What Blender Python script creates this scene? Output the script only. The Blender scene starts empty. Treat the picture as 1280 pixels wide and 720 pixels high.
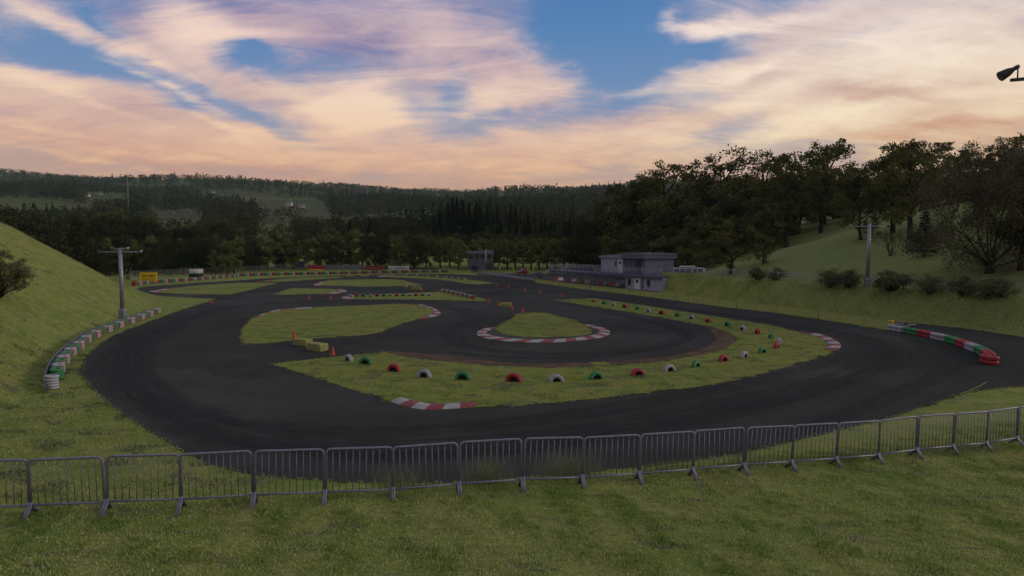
import bpy, bmesh, math, random
import numpy as np
from mathutils import Vector, Matrix
from mathutils.geometry import tessellate_polygon

S = bpy.context.scene
C = S.collection
PI = math.pi
rad = math.radians

# ------------------------------------------------------------------ camera model (photo 1280 x 720)
F, YH, CAMZ = 800.0, 310.0, 5.6
PITCH = math.atan((360 - YH) / F)


def ray(px, py):
    u = (px - 640) / F
    v = (360 - py) / F
    cp, sp = math.cos(PITCH), math.sin(PITCH)
    d = np.array([u, cp + v * sp, -sp + v * cp])
    return d / d[1]


def P(px, py, z=0.0):
    """point of the level z seen at a photo pixel -> world x, y"""
    d = ray(px, py)
    t = (z - CAMZ) / d[2]
    return (d[0] * t, d[1] * t)


def PY(px, Y):
    """world x of a photo column at depth Y near the horizon"""
    return ray(px, YH)[0] * Y


# ------------------------------------------------------------------ terrain
rng = np.random.default_rng(7)


def sstep(a, b, x):
    t = np.clip((x - a) / (b - a), 0, 1)
    return t * t * (3 - 2 * t)


def smin(a, b, k):
    h = np.clip(k - np.abs(a - b), 0, None) / k
    return np.minimum(a, b) - h * h * k * 0.25


_WV = [(rng.uniform(0, 6.28), rng.uniform(0, 6.28), rng.uniform(.6, 1.4)) for _ in range(10)]


def wav(x, y, L):
    s = 0
    for i, (a, p, f) in enumerate(_WV):
        s = s + np.sin((x * np.cos(a) + y * np.sin(a)) * 6.28 * f / L + p)
    return s / 4.5


LF_Y = [-60, 0, 15, 21, 25, 28, 34, 39, 46, 55, 65, 72, 80, 86, 96, 140]
LF_X = [-15, -15.5, -16.5, -17.3, -18.8, -20.8, -24.1, -26.5, -29.0, -31.9, -36.6, -41.5, -47, -52, -60, -95]
CR_Y = [-60, 0, 50, 62, 72, 80, 86, 90]
CR_H = [7, 9.5, 9.5, 9.2, 7.6, 4.6, 1.2, 0]
RF_Y = [-60, 0, 20, 30, 41.5, 45.3, 49.8, 54.6, 62.2, 68.9, 77.2, 81.5, 86, 92, 130, 200, 260]
RF_X = [60, 50, 42, 38, 33.2, 31.5, 29.2, 27.6, 24.9, 22.4, 20.2, 18.9, 18.9, 25, 25, 30, 40]
FZ_Y = [0, 146, 175, 250, 400, 600, 900, 1200, 1600, 2000, 2300, 3000, 4500]
FZ_H = [0, 0, 2.4, 6, 15, 34, 68, 104, 150, 196, 212, 170, 120]


def fenceY(x):
    """depth of the crowd barrier line for a given x (quadratic through three measured points)"""
    x0, y0, x1, y1, x2, y2 = -8.87, 11.6, .2, 13.1, 13.0, 17.1
    return (y0 * (x - x1) * (x - x2) / ((x0 - x1) * (x0 - x2)) + y1 * (x - x0) * (x - x2) / ((x1 - x0) * (x1 - x2))
            + y2 * (x - x0) * (x - x1) / ((x2 - x0) * (x2 - x1)))


def H(x, y):
    x = np.asarray(x, float)
    y = np.asarray(y, float)
    # left grass hill
    dl = (np.interp(y, LF_Y, LF_X) - x) * .92
    cr = np.interp(y, CR_Y, CR_H) * (1 - .9 * sstep(30, 90, dl))
    sl = .62 * np.sqrt(np.maximum(dl, 0) ** 2 + .2) - .277
    hl = np.where(dl > 0, np.maximum(smin(sl, cr, 1.4), 0), 0)
    hl = hl * (cr > 0.02) + np.where(dl > 0.6, .12 * wav(x, y, 7) * sstep(.6, 4, dl) * sstep(0, 2, cr), 0)
    # right bank and hillside
    dr = (x - np.interp(y, RF_Y, RF_X)) * .95
    w = 1 - sstep(86, 92, y) * (1 - sstep(4, 14, dr))
    hb = 2.2 * sstep(0, 3.2 - 1.9 * sstep(74, 82, y), dr) * w
    hh = .30 * (np.sqrt(np.maximum(dr - 5, 0) ** 2 + 1) - 1)
    hh = smin(hh, 10.5 + 0 * hh, 3) * (dr > 5)
    hr = (hb + hh + .1 * wav(x, y, 9) * sstep(4, 8, dr)) * (1 - sstep(170, 330, y))
    # foreground rise that carries the crowd barriers
    xc = np.clip(x, -40, 18)
    fy = np.where(np.abs(xc) < 20, fenceY(np.clip(xc, -14, 18)), fenceY(-14.))
    zf = np.interp(x, [-14, -9, 0, 6, 13, 18, 30], [.62, .66, .58, .40, .15, .08, .05])
    hf = zf * (1 - sstep(.35, 2.1, y - fy)) + .035 * wav(x, y, 2.1) * (1 - sstep(-.5, 1.2, y - fy))
    hf = hf * (1 - sstep(20, 34, np.abs(x))) + .06 * np.maximum(0, fy - 1.5 - y) * (1 - sstep(12, 30, np.abs(x)))
    # valley and far hills
    r = np.sqrt((x * .55) ** 2 + y * y)
    az = np.arctan2(x, np.maximum(y, 1))
    ff = np.interp(r, FZ_Y, FZ_H) * np.interp(az, [-.9, -.66, -.45, -.25, 0, .2, .5, .9], [1.06, 1.13, .985, .95, .945, .97, 1.0, 1.0])
    amp = sstep(260, 1100, r)
    ff = ff * (1 + .10 * amp * wav(x, y, 900)) + amp * 6 * wav(x + 300, y, 330)
    kn = 7 * np.exp(-(((x + 8) / 42) ** 2 + ((y - 262) / 45) ** 2))
    ff = np.where(y > 0, ff, 0) + kn
    return np.maximum.reduce([hl, hr, ff]) + hf * (y < 30)


def R(px, py):
    """first terrain point on the ray through a photo pixel"""
    d = ray(px, py)
    t = np.concatenate([np.arange(6, 200, .1), np.arange(200, 3000, 1.)])
    z = CAMZ + d[2] * t
    below = z <= H(d[0] * t, t)
    i = int(np.argmax(below)) if below.any() else len(t) - 1
    return np.array([d[0] * t[i], t[i], float(H(d[0] * t[i], t[i]))])


def hz(x, y):
    return float(H(x, y))


# ------------------------------------------------------------------ materials
class NT:
    def __init__(s, tree):
        s.t = tree
        tree.nodes.clear()

    def n(s, typ, ins=None, **props):
        nd = s.t.nodes.new(typ)
        for k, v in props.items():
            setattr(nd, k, v)
        for k, v in (ins or {}).items():
            s.set(nd.inputs[k], v)
        return nd

    def set(s, sock, v):
        if isinstance(v, bpy.types.NodeSocket):
            s.t.links.new(v, sock)
        elif isinstance(v, bpy.types.Node):
            s.t.links.new(v.outputs[0], sock)
        else:
            if isinstance(v, tuple) and len(v) == 3 and sock.type == 'RGBA':
                v = (*v, 1)
            sock.default_value = v

    def math(s, op, a, b=0.0, c=0.0, clamp=False):
        return s.n('ShaderNodeMath', {0: a, 1: b, 2: c}, operation=op, use_clamp=clamp).outputs[0]

    def vmath(s, op, a, b=(0, 0, 0)):
        return s.n('ShaderNodeVectorMath', {0: a, 1: b}, operation=op).outputs[0]

    def noise(s, vec, scale, detail=4, rough=.55, dist=0.):
        return s.n('ShaderNodeTexNoise', {'Vector': vec, 'Scale': scale, 'Detail': detail, 'Roughness': rough, 'Distortion': dist}).outputs[0]

    def mapr(s, v, a, b, c=0., d=1., smooth=True):
        return s.n('ShaderNodeMapRange', {0: v, 1: a, 2: b, 3: c, 4: d}, interpolation_type='SMOOTHSTEP' if smooth else 'LINEAR').outputs[0]

    def mix(s, f, a, b, typ='MIX'):
        m = s.n('ShaderNodeMix', data_type='RGBA', blend_type=typ)
        s.set(m.inputs[0], f)
        s.set(m.inputs[6], a)
        s.set(m.inputs[7], b)
        return m.outputs[2]

    def scl(s, vec, sc, rot=0.):
        return s.n('ShaderNodeMapping', {'Vector': vec, 'Scale': sc, 'Rotation': (0, 0, rot)}).outputs[0]


MATS = {}


def mat(name, fn=None, color=(.5, .5, .5), rough=.6, spec=.3, metal=0., var=.12, vscale=3., bump=0., bscale=20.):
    if name in MATS:
        return MATS[name]
    m = bpy.data.materials.new(name)
    m.use_nodes = True
    t = NT(m.node_tree)
    out = t.n('ShaderNodeOutputMaterial')
    if fn:
        sh = fn(t)
    else:
        pos = t.n('ShaderNodeTexCoord').outputs['Object']
        nz = t.noise(pos, vscale, 5, .6)
        f = t.mapr(nz, .3, .7)
        col = t.mix(f, tuple(c * (1 - var) for c in color), tuple(min(1, c * (1 + var)) for c in color))
        b = t.n('ShaderNodeBsdfPrincipled', {'Base Color': col, 'Metallic': metal, 'Roughness': t.mapr(t.noise(pos, vscale * 3, 3), .3, .7, max(.05, rough - .12), min(1, rough + .12)), 'Specular IOR Level': spec})
        if bump:
            t.set(b.inputs['Normal'], t.n('ShaderNodeBump', {'Strength': bump, 'Height': t.noise(pos, bscale, 6)}).outputs[0])
        sh = b.outputs[0]
    t.t.links.new(sh, out.inputs[0])
    MATS[name] = m
    return m


def grass_fn(a=(.122, .172, .034), b=(.205, .205, .062), c=(.25, .21, .14), d=(.070, .078, .058), dark=.75, far=False):
    def fn(t):
        pos = t.n('ShaderNodeNewGeometry').outputs['Position']
        big = t.noise(pos, .13, 3, .55)
        mid = t.noise(pos, 1.1, 6, .68, .5)
        fine = t.noise(pos, 9., 6, .7)
        grain = t.noise(pos, 45., 4, .7)
        st = t.noise(t.scl(pos, (.55, .9, 1), .2), 1.0, 7, .72, .8)
        col = t.mix(t.mapr(mid, .40, .62), a, b)
        col = t.mix(t.math('MULTIPLY', t.mapr(big, .42, .66), .55), col, b)
        col = t.mix(t.math('MULTIPLY', t.mapr(fine, .55, .78), .6), col, c)
        col = t.mix(t.math('MULTIPLY', t.mapr(st, .54, .64), dark), col, d)
        v = t.math('ADD', t.mapr(grain, .3, .7, .62, 1.38, False), t.mapr(fine, .32, .68, -.26, .26, False))
        col = t.mix(1., col, t.n('ShaderNodeCombineXYZ', {0: v, 1: v, 2: v}).outputs[0], 'MULTIPLY')
        if far:
            xr = t.n('ShaderNodeSeparateXYZ', {0: pos})
            col = t.mix(t.math('MULTIPLY', t.mapr(t.math('ADD', xr.outputs[0], t.math('MULTIPLY', xr.outputs[1], .20)), 36., 42.), .55), col, t.mix(t.mapr(fine, .4, .7), (.100, .140, .052), (.18, .175, .10)))
            y = t.n('ShaderNodeSeparateXYZ', {0: pos})
            ff = t.mapr(y.outputs[1], 170., 420.)
            f1 = t.noise(t.scl(pos, (.5, 1.6, 1), .25), .006, 4, .5)
            fc = t.mix(t.mapr(f1, .42, .50), (.040, .048, .020), (.066, .078, .026))
            fc = t.mix(t.mapr(t.noise(pos, .004, 3), .52, .58), fc, (.062, .054, .028))
            col = t.mix(ff, col, fc)
        bp = t.n('ShaderNodeBump', {'Strength': .7, 'Distance': .05, 'Height': t.math('ADD', fine, t.math('MULTIPLY', grain, .5))})
        return t.n('ShaderNodeBsdfPrincipled', {'Base Color': col, 'Roughness': .95, 'Specular IOR Level': .08, 'Normal': bp.outputs[0]}).outputs[0]
    return fn


def asphalt_fn(base=.040, wear=.25):
    def fn(t):
        pos = t.n('ShaderNodeNewGeometry').outputs['Position']
        big = t.noise(pos, .11, 4, .55)
        mid = t.noise(pos, .7, 5, .6, .5)
        gr = t.noise(pos, 60., 3, .7)
        ag = t.n('ShaderNodeTexVoronoi', {'Vector': pos, 'Scale': 90.}).outputs[0]
        v = t.math('MULTIPLY', t.mapr(big, .3, .7, 1 - wear, 1 + wear, False), t.mapr(mid, .3, .7, .88, 1.12, False))
        v = t.math('MULTIPLY', v, t.mapr(gr, .3, .7, .8, 1.2, False))
        v = t.math('MULTIPLY', v, base)
        pa = t.n('ShaderNodeTexVoronoi', {'Vector': t.vmath('ADD', pos, t.vmath('MULTIPLY', t.n('ShaderNodeTexNoise', {'Vector': pos, 'Scale': .4, 'Detail': 4.}).outputs['Color'], (3., 3., 0.))), 'Scale': .085}, distance='MANHATTAN')
        pc = t.n('ShaderNodeSeparateXYZ', {0: pa.outputs['Color']})
        v = t.math('MULTIPLY', v, t.mapr(pc.outputs[0], 0., 1., .86, 1.14, False))
        cr = t.mapr(t.math('ABSOLUTE', t.math('SUBTRACT', t.noise(pos, .35, 6, .6), .5)), 0., .008, .74, 1.)
        v = t.math('MULTIPLY', v, cr)
        col = t.n('ShaderNodeCombineXYZ', {0: t.math('MULTIPLY', v, .985), 1: t.math('MULTIPLY', v, .99), 2: t.math('MULTIPLY', v, 1.0)}).outputs[0]
        bp = t.n('ShaderNodeBump', {'Strength': .35, 'Distance': .01, 'Height': t.math('ADD', gr, ag)})
        return t.n('ShaderNodeBsdfPrincipled', {'Base Color': col, 'Roughness': .95, 'Specular IOR Level': .04, 'Normal': bp.outputs[0]}).outputs[0]
    return fn


def rubber_fn(t):
    uv = t.n('ShaderNodeTexCoord').outputs['UV']
    n1 = t.noise(t.scl(uv, (.05, 5., 1)), 3., 5, .6)
    n2 = t.noise(t.scl(uv, (.5, 1.5, 1)), 1., 3, .6)
    sep = t.n('ShaderNodeSeparateXYZ', {0: uv})
    e = t.math('MULTIPLY', sep.outputs[1], t.math('SUBTRACT', 1., sep.outputs[1]))
    f = t.math('MULTIPLY', t.mapr(e, 0., .24), t.math('MULTIPLY', t.mapr(n1, .35, .65), t.mapr(n2, .25, .6)))
    d = t.n('ShaderNodeBsdfPrincipled', {'Base Color': (.014, .014, .015), 'Roughness': .75, 'Specular IOR Level': .2})
    tr = t.n('ShaderNodeBsdfTransparent')
    return t.n('ShaderNodeMixShader', {0: t.math('MULTIPLY', f, .95), 1: tr.outputs[0], 2: d.outputs[0]}).outputs[0]


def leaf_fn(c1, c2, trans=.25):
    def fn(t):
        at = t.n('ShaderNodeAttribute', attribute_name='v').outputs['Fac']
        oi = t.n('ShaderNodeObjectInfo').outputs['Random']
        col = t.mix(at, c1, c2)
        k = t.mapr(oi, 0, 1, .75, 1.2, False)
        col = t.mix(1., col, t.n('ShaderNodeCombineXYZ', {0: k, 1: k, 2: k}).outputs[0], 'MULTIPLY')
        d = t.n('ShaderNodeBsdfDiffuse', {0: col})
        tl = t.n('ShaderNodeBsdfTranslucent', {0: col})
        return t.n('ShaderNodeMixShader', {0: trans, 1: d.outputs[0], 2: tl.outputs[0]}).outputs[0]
    return fn


def net_fn(col, cell, wire, ang=0.):
    """real netting: strands with open holes between"""
    def fn(t):
        uv = t.scl(t.n('ShaderNodeTexCoord').outputs['UV'], (1 / cell, 1 / cell, 1), ang)
        s = t.n('ShaderNodeSeparateXYZ', {0: uv})
        fx = t.math('PINGPONG', s.outputs[0], .5)
        fy = t.math('PINGPONG', s.outputs[1], .5)
        m = t.math('LESS_THAN', t.math('MINIMUM', fx, fy), wire)
        d = t.n('ShaderNodeBsdfPrincipled', {'Base Color': col, 'Roughness': .7})
        return t.n('ShaderNodeMixShader', {0: m, 1: t.n('ShaderNodeBsdfTransparent').outputs[0], 2: d.outputs[0]}).outputs[0]
    return fn


M_grass = mat('grass_ground', grass_fn(far=True))
M_island = mat('grass_island', grass_fn(a=(.110, .155, .028), b=(.190, .185, .050), c=(.25, .22, .095), d=(.068, .078, .060), dark=.9))
M_asph = mat('asphalt', asphalt_fn())
M_yard = mat('yard_asphalt', asphalt_fn(.046, .15))
M_brown = mat('brown_clay', color=(.085, .056, .042), rough=.95, spec=.05, var=.3, vscale=1.2, bump=.3)
M_pad = mat('pale_asphalt', asphalt_fn(.062, .2))
M_rub = mat('rubber_marks', rubber_fn)
M_kred = mat('kerb_red', color=(.19, .03, .038), rough=.7, var=.25, vscale=4)
M_kwht = mat('kerb_white', color=(.26, .257, .265), rough=.7, var=.22, vscale=4)
M_tred = mat('tyre_red', color=(.27, .026, .036), rough=.55, var=.2, vscale=6)
M_tgrn = mat('tyre_green', color=(.030, .165, .062), rough=.55, var=.2, vscale=6)
M_twht = mat('tyre_white', color=(.27, .268, .31), rough=.55, var=.18, vscale=6)
M_black = mat('black_rubber', color=(.012, .012, .013), rough=.8, spec=.2)
M_galv = mat('galvanised_steel', color=(.165, .165, .235), rough=.5, metal=.3, spec=.5, var=.18, vscale=14)
M_pole = mat('pole_steel', color=(.22, .22, .27), rough=.5, metal=.4, spec=.4, var=.15, vscale=5)
M_dark = mat('dark_metal', color=(.02, .024, .03), rough=.5, metal=.2)
M_cone = mat('cone_red', color=(.36, .04, .02), rough=.5, var=.1)
M_hay = mat('straw_bale', color=(.245, .245, .10), rough=.95, spec=.05, var=.18, vscale=9, bump=.8, bscale=60)
M_bark = mat('bark', color=(.028, .023, .018), rough=.95, spec=.05, var=.35, vscale=4, bump=.6)
M_birch = mat('pale_bark', color=(.12, .115, .105), rough=.9, spec=.05, var=.35, vscale=4)
M_yel = mat('yellow_paint', color=(.72, .50, .02), rough=.6)
M_ylw = mat('yellow_post', color=(.42, .38, .05), rough=.6)
M_wall = mat('wall_white', color=(.25, .265, .33), rough=.8, var=.1, vscale=1.5)
M_wall2 = mat('wall_grey', color=(.135, .143, .20), rough=.8, var=.1, vscale=1.5)
M_wall3 = mat('wall_dark', color=(.085, .088, .115), rough=.8, var=.12, vscale=1.5)
M_fascia = mat('fascia_grey', color=(.08, .088, .135), rough=.6, var=.1)
M_roofp = mat('roof_pale', color=(.17, .18, .23), rough=.6, var=.1)
M_navy = mat('deck_navy', color=(.055, .06, .11), rough=.5, var=.1)
M_conc = mat('concrete', color=(.17, .17, .185), rough=.9, var=.18, vscale=1.0)
M_glass = mat('dark_glass', color=(.015, .018, .024), rough=.12, spec=.5)
M_doorg = mat('door_dark', color=(.02, .02, .026), rough=.6)
M_pred = mat('plastic_red', color=(.48, .05, .05), rough=.5)
M_pwht = mat('plastic_white', color=(.68, .68, .72), rough=.5)
M_text = mat('sign_ink', color=(.025, .022, .02), rough=.7)
M_orange = mat('sign_orange', color=(.50, .20, .012), rough=.7)
M_signw = mat('sign_white', color=(.50, .50, .54), rough=.6)
M_signr = mat('sign_red', color=(.20, .010, .012), rough=.6)
M_signb = mat('sign_blue', color=(.018, .035, .065), rough=.6)
M_hoard = mat('hoarding_grey', color=(.12, .12, .135), rough=.8, var=.2)
M_carred = mat('car_red', color=(.22, .008, .01), rough=.25, spec=.5)
M_carblue = mat('car_blue', color=(.02, .035, .12), rough=.25, spec=.5)
M_carwht = mat('car_white', color=(.45, .46, .5), rough=.25, spec=.5)
M_cardark = mat('car_dark', color=(.022, .026, .045), rough=.25, spec=.5)
M_kart = mat('kart_blue', color=(.02, .10, .35), rough=.4)
M_lens = mat('lamp_lens', color=(.10, .10, .11), rough=.2)
M_net = mat('yellow_net', net_fn((.30, .31, .09), .05, .17, 0.))
M_mesh = mat('wire_mesh', net_fn((.17, .17, .21), .07, .045, .785))
M_skyboard = mat('photo_print', fn=lambda t: (lambda uv: t.n('ShaderNodeBsdfPrincipled', {'Base Color': t.mix(
    t.mapr(t.math('SUBTRACT', t.n('ShaderNodeSeparateXYZ', {0: uv}).outputs[1], t.math('MULTIPLY', t.noise(t.scl(uv, (1, .2, 1)), 4., 3), .5)), .12, .30),
    (.05, .048, .044), t.mix(t.noise(uv, 3.), (.42, .40, .38), (.55, .53, .49))), 'Roughness': .6}).outputs[0])(t.n('ShaderNodeTexCoord').outputs['UV']))

LEAF = {
    'oak': mat('leaf_oak', leaf_fn((0.0544, 0.0653, 0.0235), (0.1305, 0.1305, 0.0544), .28)),
    'dense': mat('leaf_dense', leaf_fn((0.0459, 0.0597, 0.0230), (0.1377, 0.1515, 0.0551), .2)),
    'light': mat('leaf_light', leaf_fn((0.0750, 0.0900, 0.0300), (0.1625, 0.1688, 0.0688), .3)),
    'dark': mat('leaf_dark', leaf_fn((0.0206, 0.0281, 0.0150), (0.0525, 0.0600, 0.0281), .12)),
    'grey': mat('leaf_grey', leaf_fn((0.0540, 0.0558, 0.0342), (0.1260, 0.1188, 0.0756), .25)),
    'round': mat('leaf_round', leaf_fn((0.0713, 0.0903, 0.0285), (0.1711, 0.1854, 0.0618), .22)),
    'bush': mat('leaf_bush', leaf_fn((0.0807, 0.0932, 0.0497), (0.1708, 0.1739, 0.0963), .25)),
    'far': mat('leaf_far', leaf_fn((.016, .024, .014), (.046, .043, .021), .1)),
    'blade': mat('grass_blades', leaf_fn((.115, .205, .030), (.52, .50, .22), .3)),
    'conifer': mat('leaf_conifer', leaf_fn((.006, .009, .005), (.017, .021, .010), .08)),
    'weed': mat('weed_leaf', leaf_fn((.085, .096, .062), (.15, .15, .11), .2)),
    'tuft': mat('grass_tufts', leaf_fn((0.1050, 0.1275, 0.0600), (0.2400, 0.2475, 0.1275), .3)),
}


# ------------------------------------------------------------------ objects
def ob(name, me, parent=None, loc=None):
    o = bpy.data.objects.new(name, me)
    C.objects.link(o)
    if parent:
        o.parent = parent
    if loc is not None:
        o.location = loc
    return o


def tag(o, label=None, cat=None, group=None, kind=None):
    if label:
        o['label'] = label
    if cat:
        o['category'] = cat
    if group:
        o['group'] = group
    if kind:
        o['kind'] = kind
    return o


def thing(name, label, cat, loc=(0, 0, 0), rz=0, group=None):
    o = ob(name, None)
    o.empty_display_size = .2
    o.location = loc
    o.rotation_euler = (0, 0, rz)
    return tag(o, label, cat, group)


def copy_tree(o, parent=None):
    c = o.copy()
    C.objects.link(c)
    c.parent = parent
    for ch in list(KIDS.get(o.name, [])):
        copy_tree(ch, c)
    return c


KIDS = {}


def part(name, me, parent):
    o = ob(name, me, parent)
    KIDS.setdefault(parent.name, []).append(o)
    return o


def mesh_np(name, V, Fc, mats, smooth=False, v=None, mi=None, uv=None):
    """mesh from arrays; Fc: (n,3) or (n,4) array or list of index lists"""
    me = bpy.data.meshes.new(name)
    V = np.asarray(V, np.float32).reshape(-1, 3)
    if isinstance(Fc, np.ndarray):
        k = Fc.shape[1]
        nf = len(Fc)
        loops = Fc.astype(np.int32).ravel()
        starts = np.arange(0, nf * k, k, dtype=np.int32)
    else:
        loops = np.array([i for f in Fc for i in f], np.int32)
        tot = np.array([len(f) for f in Fc], np.int32)
        starts = np.concatenate([[0], np.cumsum(tot)[:-1]]).astype(np.int32)
        nf = len(Fc)
    me.vertices.add(len(V))
    me.vertices.foreach_set('co', V.ravel())
    me.loops.add(len(loops))
    me.loops.foreach_set('vertex_index', loops)
    me.polygons.add(nf)
    me.polygons.foreach_set('loop_start', starts)
    if mi is not None:
        me.polygons.foreach_set('material_index', np.asarray(mi, np.int32))
    if smooth:
        me.polygons.foreach_set('use_smooth', np.ones(nf, bool))
    for m in (mats if isinstance(mats, (list, tuple)) else [mats]):
        me.materials.append(m)
    if v is not None:
        a = me.attributes.new('v', 'FLOAT', 'FACE')
        a.data.foreach_set('value', np.asarray(v, np.float32))
    if uv is not None:
        l = me.uv_layers.new(name='UVMap')
        l.data.foreach_set('uv', np.asarray(uv, np.float32)[loops].ravel())
    me.update(calc_edges=True)
    me.validate()
    return me


class MB:
    """collects boxes, tubes and lathes with a material index each; builds ONE mesh"""
    def __init__(s):
        s.V, s.F, s.M, s.S = [], [], [], []

    def add(s, vs, fs, m=0, smooth=False):
        o = len(s.V)
        s.V += [tuple(map(float, v)) for v in vs]
        s.F += [[i + o for i in f] for f in fs]
        s.M += [m] * len(fs)
        s.S += [smooth] * len(fs)
        return s

    def box(s, c, size, m=0, rz=0, bev=0.0, taper=1.0):
        hx, hy, hz_ = size[0] / 2, size[1] / 2, size[2] / 2
        b = min(bev, hx * .45, hy * .45, hz_ * .45)
        ring = lambda x, y, z: [(-x + (b if 0 else 0), -y, z), (x, -y, z), (x, y, z), (-x, y, z)]
        vs = []
        if b <= 0:
            lv = [(hx, hy, -hz_), (hx * taper, hy * taper, hz_)]
        else:
            lv = [(hx - b, hy - b, -hz_), (hx, hy, -hz_ + b), (hx * taper, hy * taper, hz_ - b), ((hx - b) * taper, (hy - b) * taper, hz_)]
        for x, y, z in lv:
            if b <= 0:
                vs += ring(x, y, z)
            else:
                vs += [(-x + b, -y, z), (x - b, -y, z), (x, -y + b, z), (x, y - b, z), (x - b, y, z), (-x + b, y, z), (-x, y - b, z), (-x, -y + b, z)]
        k = 4 if b <= 0 else 8
        fs = [list(range(k))[::-1]]
        for j in range(len(lv) - 1):
            for i in range(k):
                fs.append([j * k + i, j * k + (i + 1) % k, (j + 1) * k + (i + 1) % k, (j + 1) * k + i])
        fs.append([(len(lv) - 1) * k + i for i in range(k)])
        cr, sr = math.cos(rz), math.sin(rz)
        vs = [(c[0] + x * cr - y * sr, c[1] + x * sr + y * cr, c[2] + z) for x, y, z in vs]
        return s.add(vs, fs, m)

    def tube(s, pts, r, n=8, m=0, cap=True, smooth=True):
        pts = [Vector(p) for p in pts]
        rs = r if isinstance(r, (list, tuple)) else [r] * len(pts)
        vs = []
        up = None
        for i, p in enumerate(pts):
            a = pts[max(0, i - 1)]
            b = pts[min(len(pts) - 1, i + 1)]
            d = (b - a)
            d = d.normalized() if d.length > 1e-9 else Vector((0, 0, 1))
            if up is None:
                up = d.orthogonal().normalized()
            u = (up - d * up.dot(d))
            u = u.normalized() if u.length > 1e-6 else d.orthogonal().normalized()
            up = u
            w = d.cross(u)
            for k in range(n):
                t = 2 * PI * k / n
                vs.append(p + (u * math.cos(t) + w * math.sin(t)) * rs[i])
        fs = [[i * n + k, i * n + (k + 1) % n, (i + 1) * n + (k + 1) % n, (i + 1) * n + k] for i in range(len(pts) - 1) for k in range(n)]
        if cap:
            fs.append(list(range(n))[::-1])
            fs.append([(len(pts) - 1) * n + k for k in range(n)])
        return s.add(vs, fs, m, smooth)

    def lathe(s, prof, n=16, c=(0, 0, 0), m=0, a0=0, a1=2 * PI, axis='z', smooth=True):
        full = abs(a1 - a0 - 2 * PI) < 1e-6
        nn = n if full else n + 1
        vs = []
        for k in range(nn):
            t = a0 + (a1 - a0) * k / n
            for r, z in prof:
                x, y = r * math.cos(t), r * math.sin(t)
                vs.append((c[0] + x, c[1] + y, c[2] + z) if axis == 'z' else (c[0] + x, c[1] + z, c[2] + y))
        L = len(prof)
        fs = []
        for k in range(n):
            k2 = (k + 1) % nn
            for j in range(L - 1):
                f = [k * L + j, k2 * L + j, k2 * L + j + 1, k * L + j + 1]
                fs.append(f if axis == 'z' else f[::-1])
        return s.add(vs, fs, m, smooth)

    def prism(s, poly, z0, z1, m=0):
        """poly: ccw xy list"""
        n = len(poly)
        vs = [(x, y, z0) for x, y in poly] + [(x, y, z1) for x, y in poly]
        fs = [list(range(n))[::-1], list(range(n, 2 * n))] + [[i, (i + 1) % n, (i + 1) % n + n, i + n] for i in range(n)]
        return s.add(vs, fs, m)

    def xform(s, M4):
        s.V = [tuple(M4 @ Vector(v)) for v in s.V]
        return s

    def mesh(s, name, mats):
        me = mesh_np(name, s.V, s.F, mats, mi=s.M)
        me.polygons.foreach_set('use_smooth', np.array(s.S, bool))
        me.update()
        return me


def dens(pts, step):
    """resample a polyline of world points at about step metres (Catmull-Rom)"""
    pts = [np.array(p, float) for p in pts]
    out = []
    n = len(pts)
    for i in range(n - 1):
        p0, p1, p2, p3 = pts[max(i - 1, 0)], pts[i], pts[i + 1], pts[min(i + 2, n - 1)]
        L = np.linalg.norm(p2 - p1)
        k = max(1, int(L / step))
        for j in range(k):
            t = j / k
            # centripetal-ish: plain Catmull-Rom with limited tangents
            m1, m2 = (p2 - p0) / 2, (p3 - p1) / 2
            for m in (m1, m2):
                l = np.linalg.norm(m)
                if l > 1.2 * L:
                    m *= 1.2 * L / l
            out.append((2 * t**3 - 3 * t**2 + 1) * p1 + (t**3 - 2 * t**2 + t) * m1 + (-2 * t**3 + 3 * t**2) * p2 + (t**3 - t**2) * m2)
    out.append(pts[-1])
    return out


def along(path, step):
    """points and headings at even spacing along a polyline (2-D)"""
    path = [np.array(p, float) for p in path]
    seg = [np.linalg.norm(b - a) for a, b in zip(path, path[1:])]
    tot = sum(seg)
    n = max(1, int(round(tot / step)))
    res = []
    for i in range(n + 1):
        s_ = tot * i / n
        j = 0
        while j < len(seg) - 1 and s_ > seg[j]:
            s_ -= seg[j]
            j += 1
        d = (path[j + 1] - path[j]) / max(seg[j], 1e-9)
        res.append((path[j] + d * min(s_, seg[j]), math.atan2(d[1], d[0])))
    return res, tot / n


# ------------------------------------------------------------------ SETTING: ground sheet
def axis_pts(parts):
    out = []
    for a, b, st in parts:
        out += list(np.arange(a, b, st))
    out.append(parts[-1][1])
    return np.array(out)


gx = axis_pts([(-3600, -900, 90), (-900, -300, 30), (-300, -110, 8), (-110, -45, 1.5), (-45, 48, .5), (48, 110, 1.5), (110, 300, 8), (300, 900, 30), (900, 3600, 90)])
gy = axis_pts([(-300, -40, 30), (-40, 4, 3), (4, 96, .5), (96, 190, 1.5), (190, 420, 6), (420, 1000, 16), (1000, 2600, 28), (2600, 4400, 100)])
GX, GY = np.meshgrid(gx, gy)
GZ = H(GX, GY)
nx, ny = len(gx), len(gy)
idx = np.arange(nx * ny).reshape(ny, nx)
Fq = np.stack([idx[:-1, :-1], idx[:-1, 1:], idx[1:, 1:], idx[1:, :-1]], -1).reshape(-1, 4)
tag(ob('ground', mesh_np('ground', np.stack([GX, GY, GZ], -1).reshape(-1, 3), Fq, M_grass, smooth=True)), kind='structure')


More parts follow.
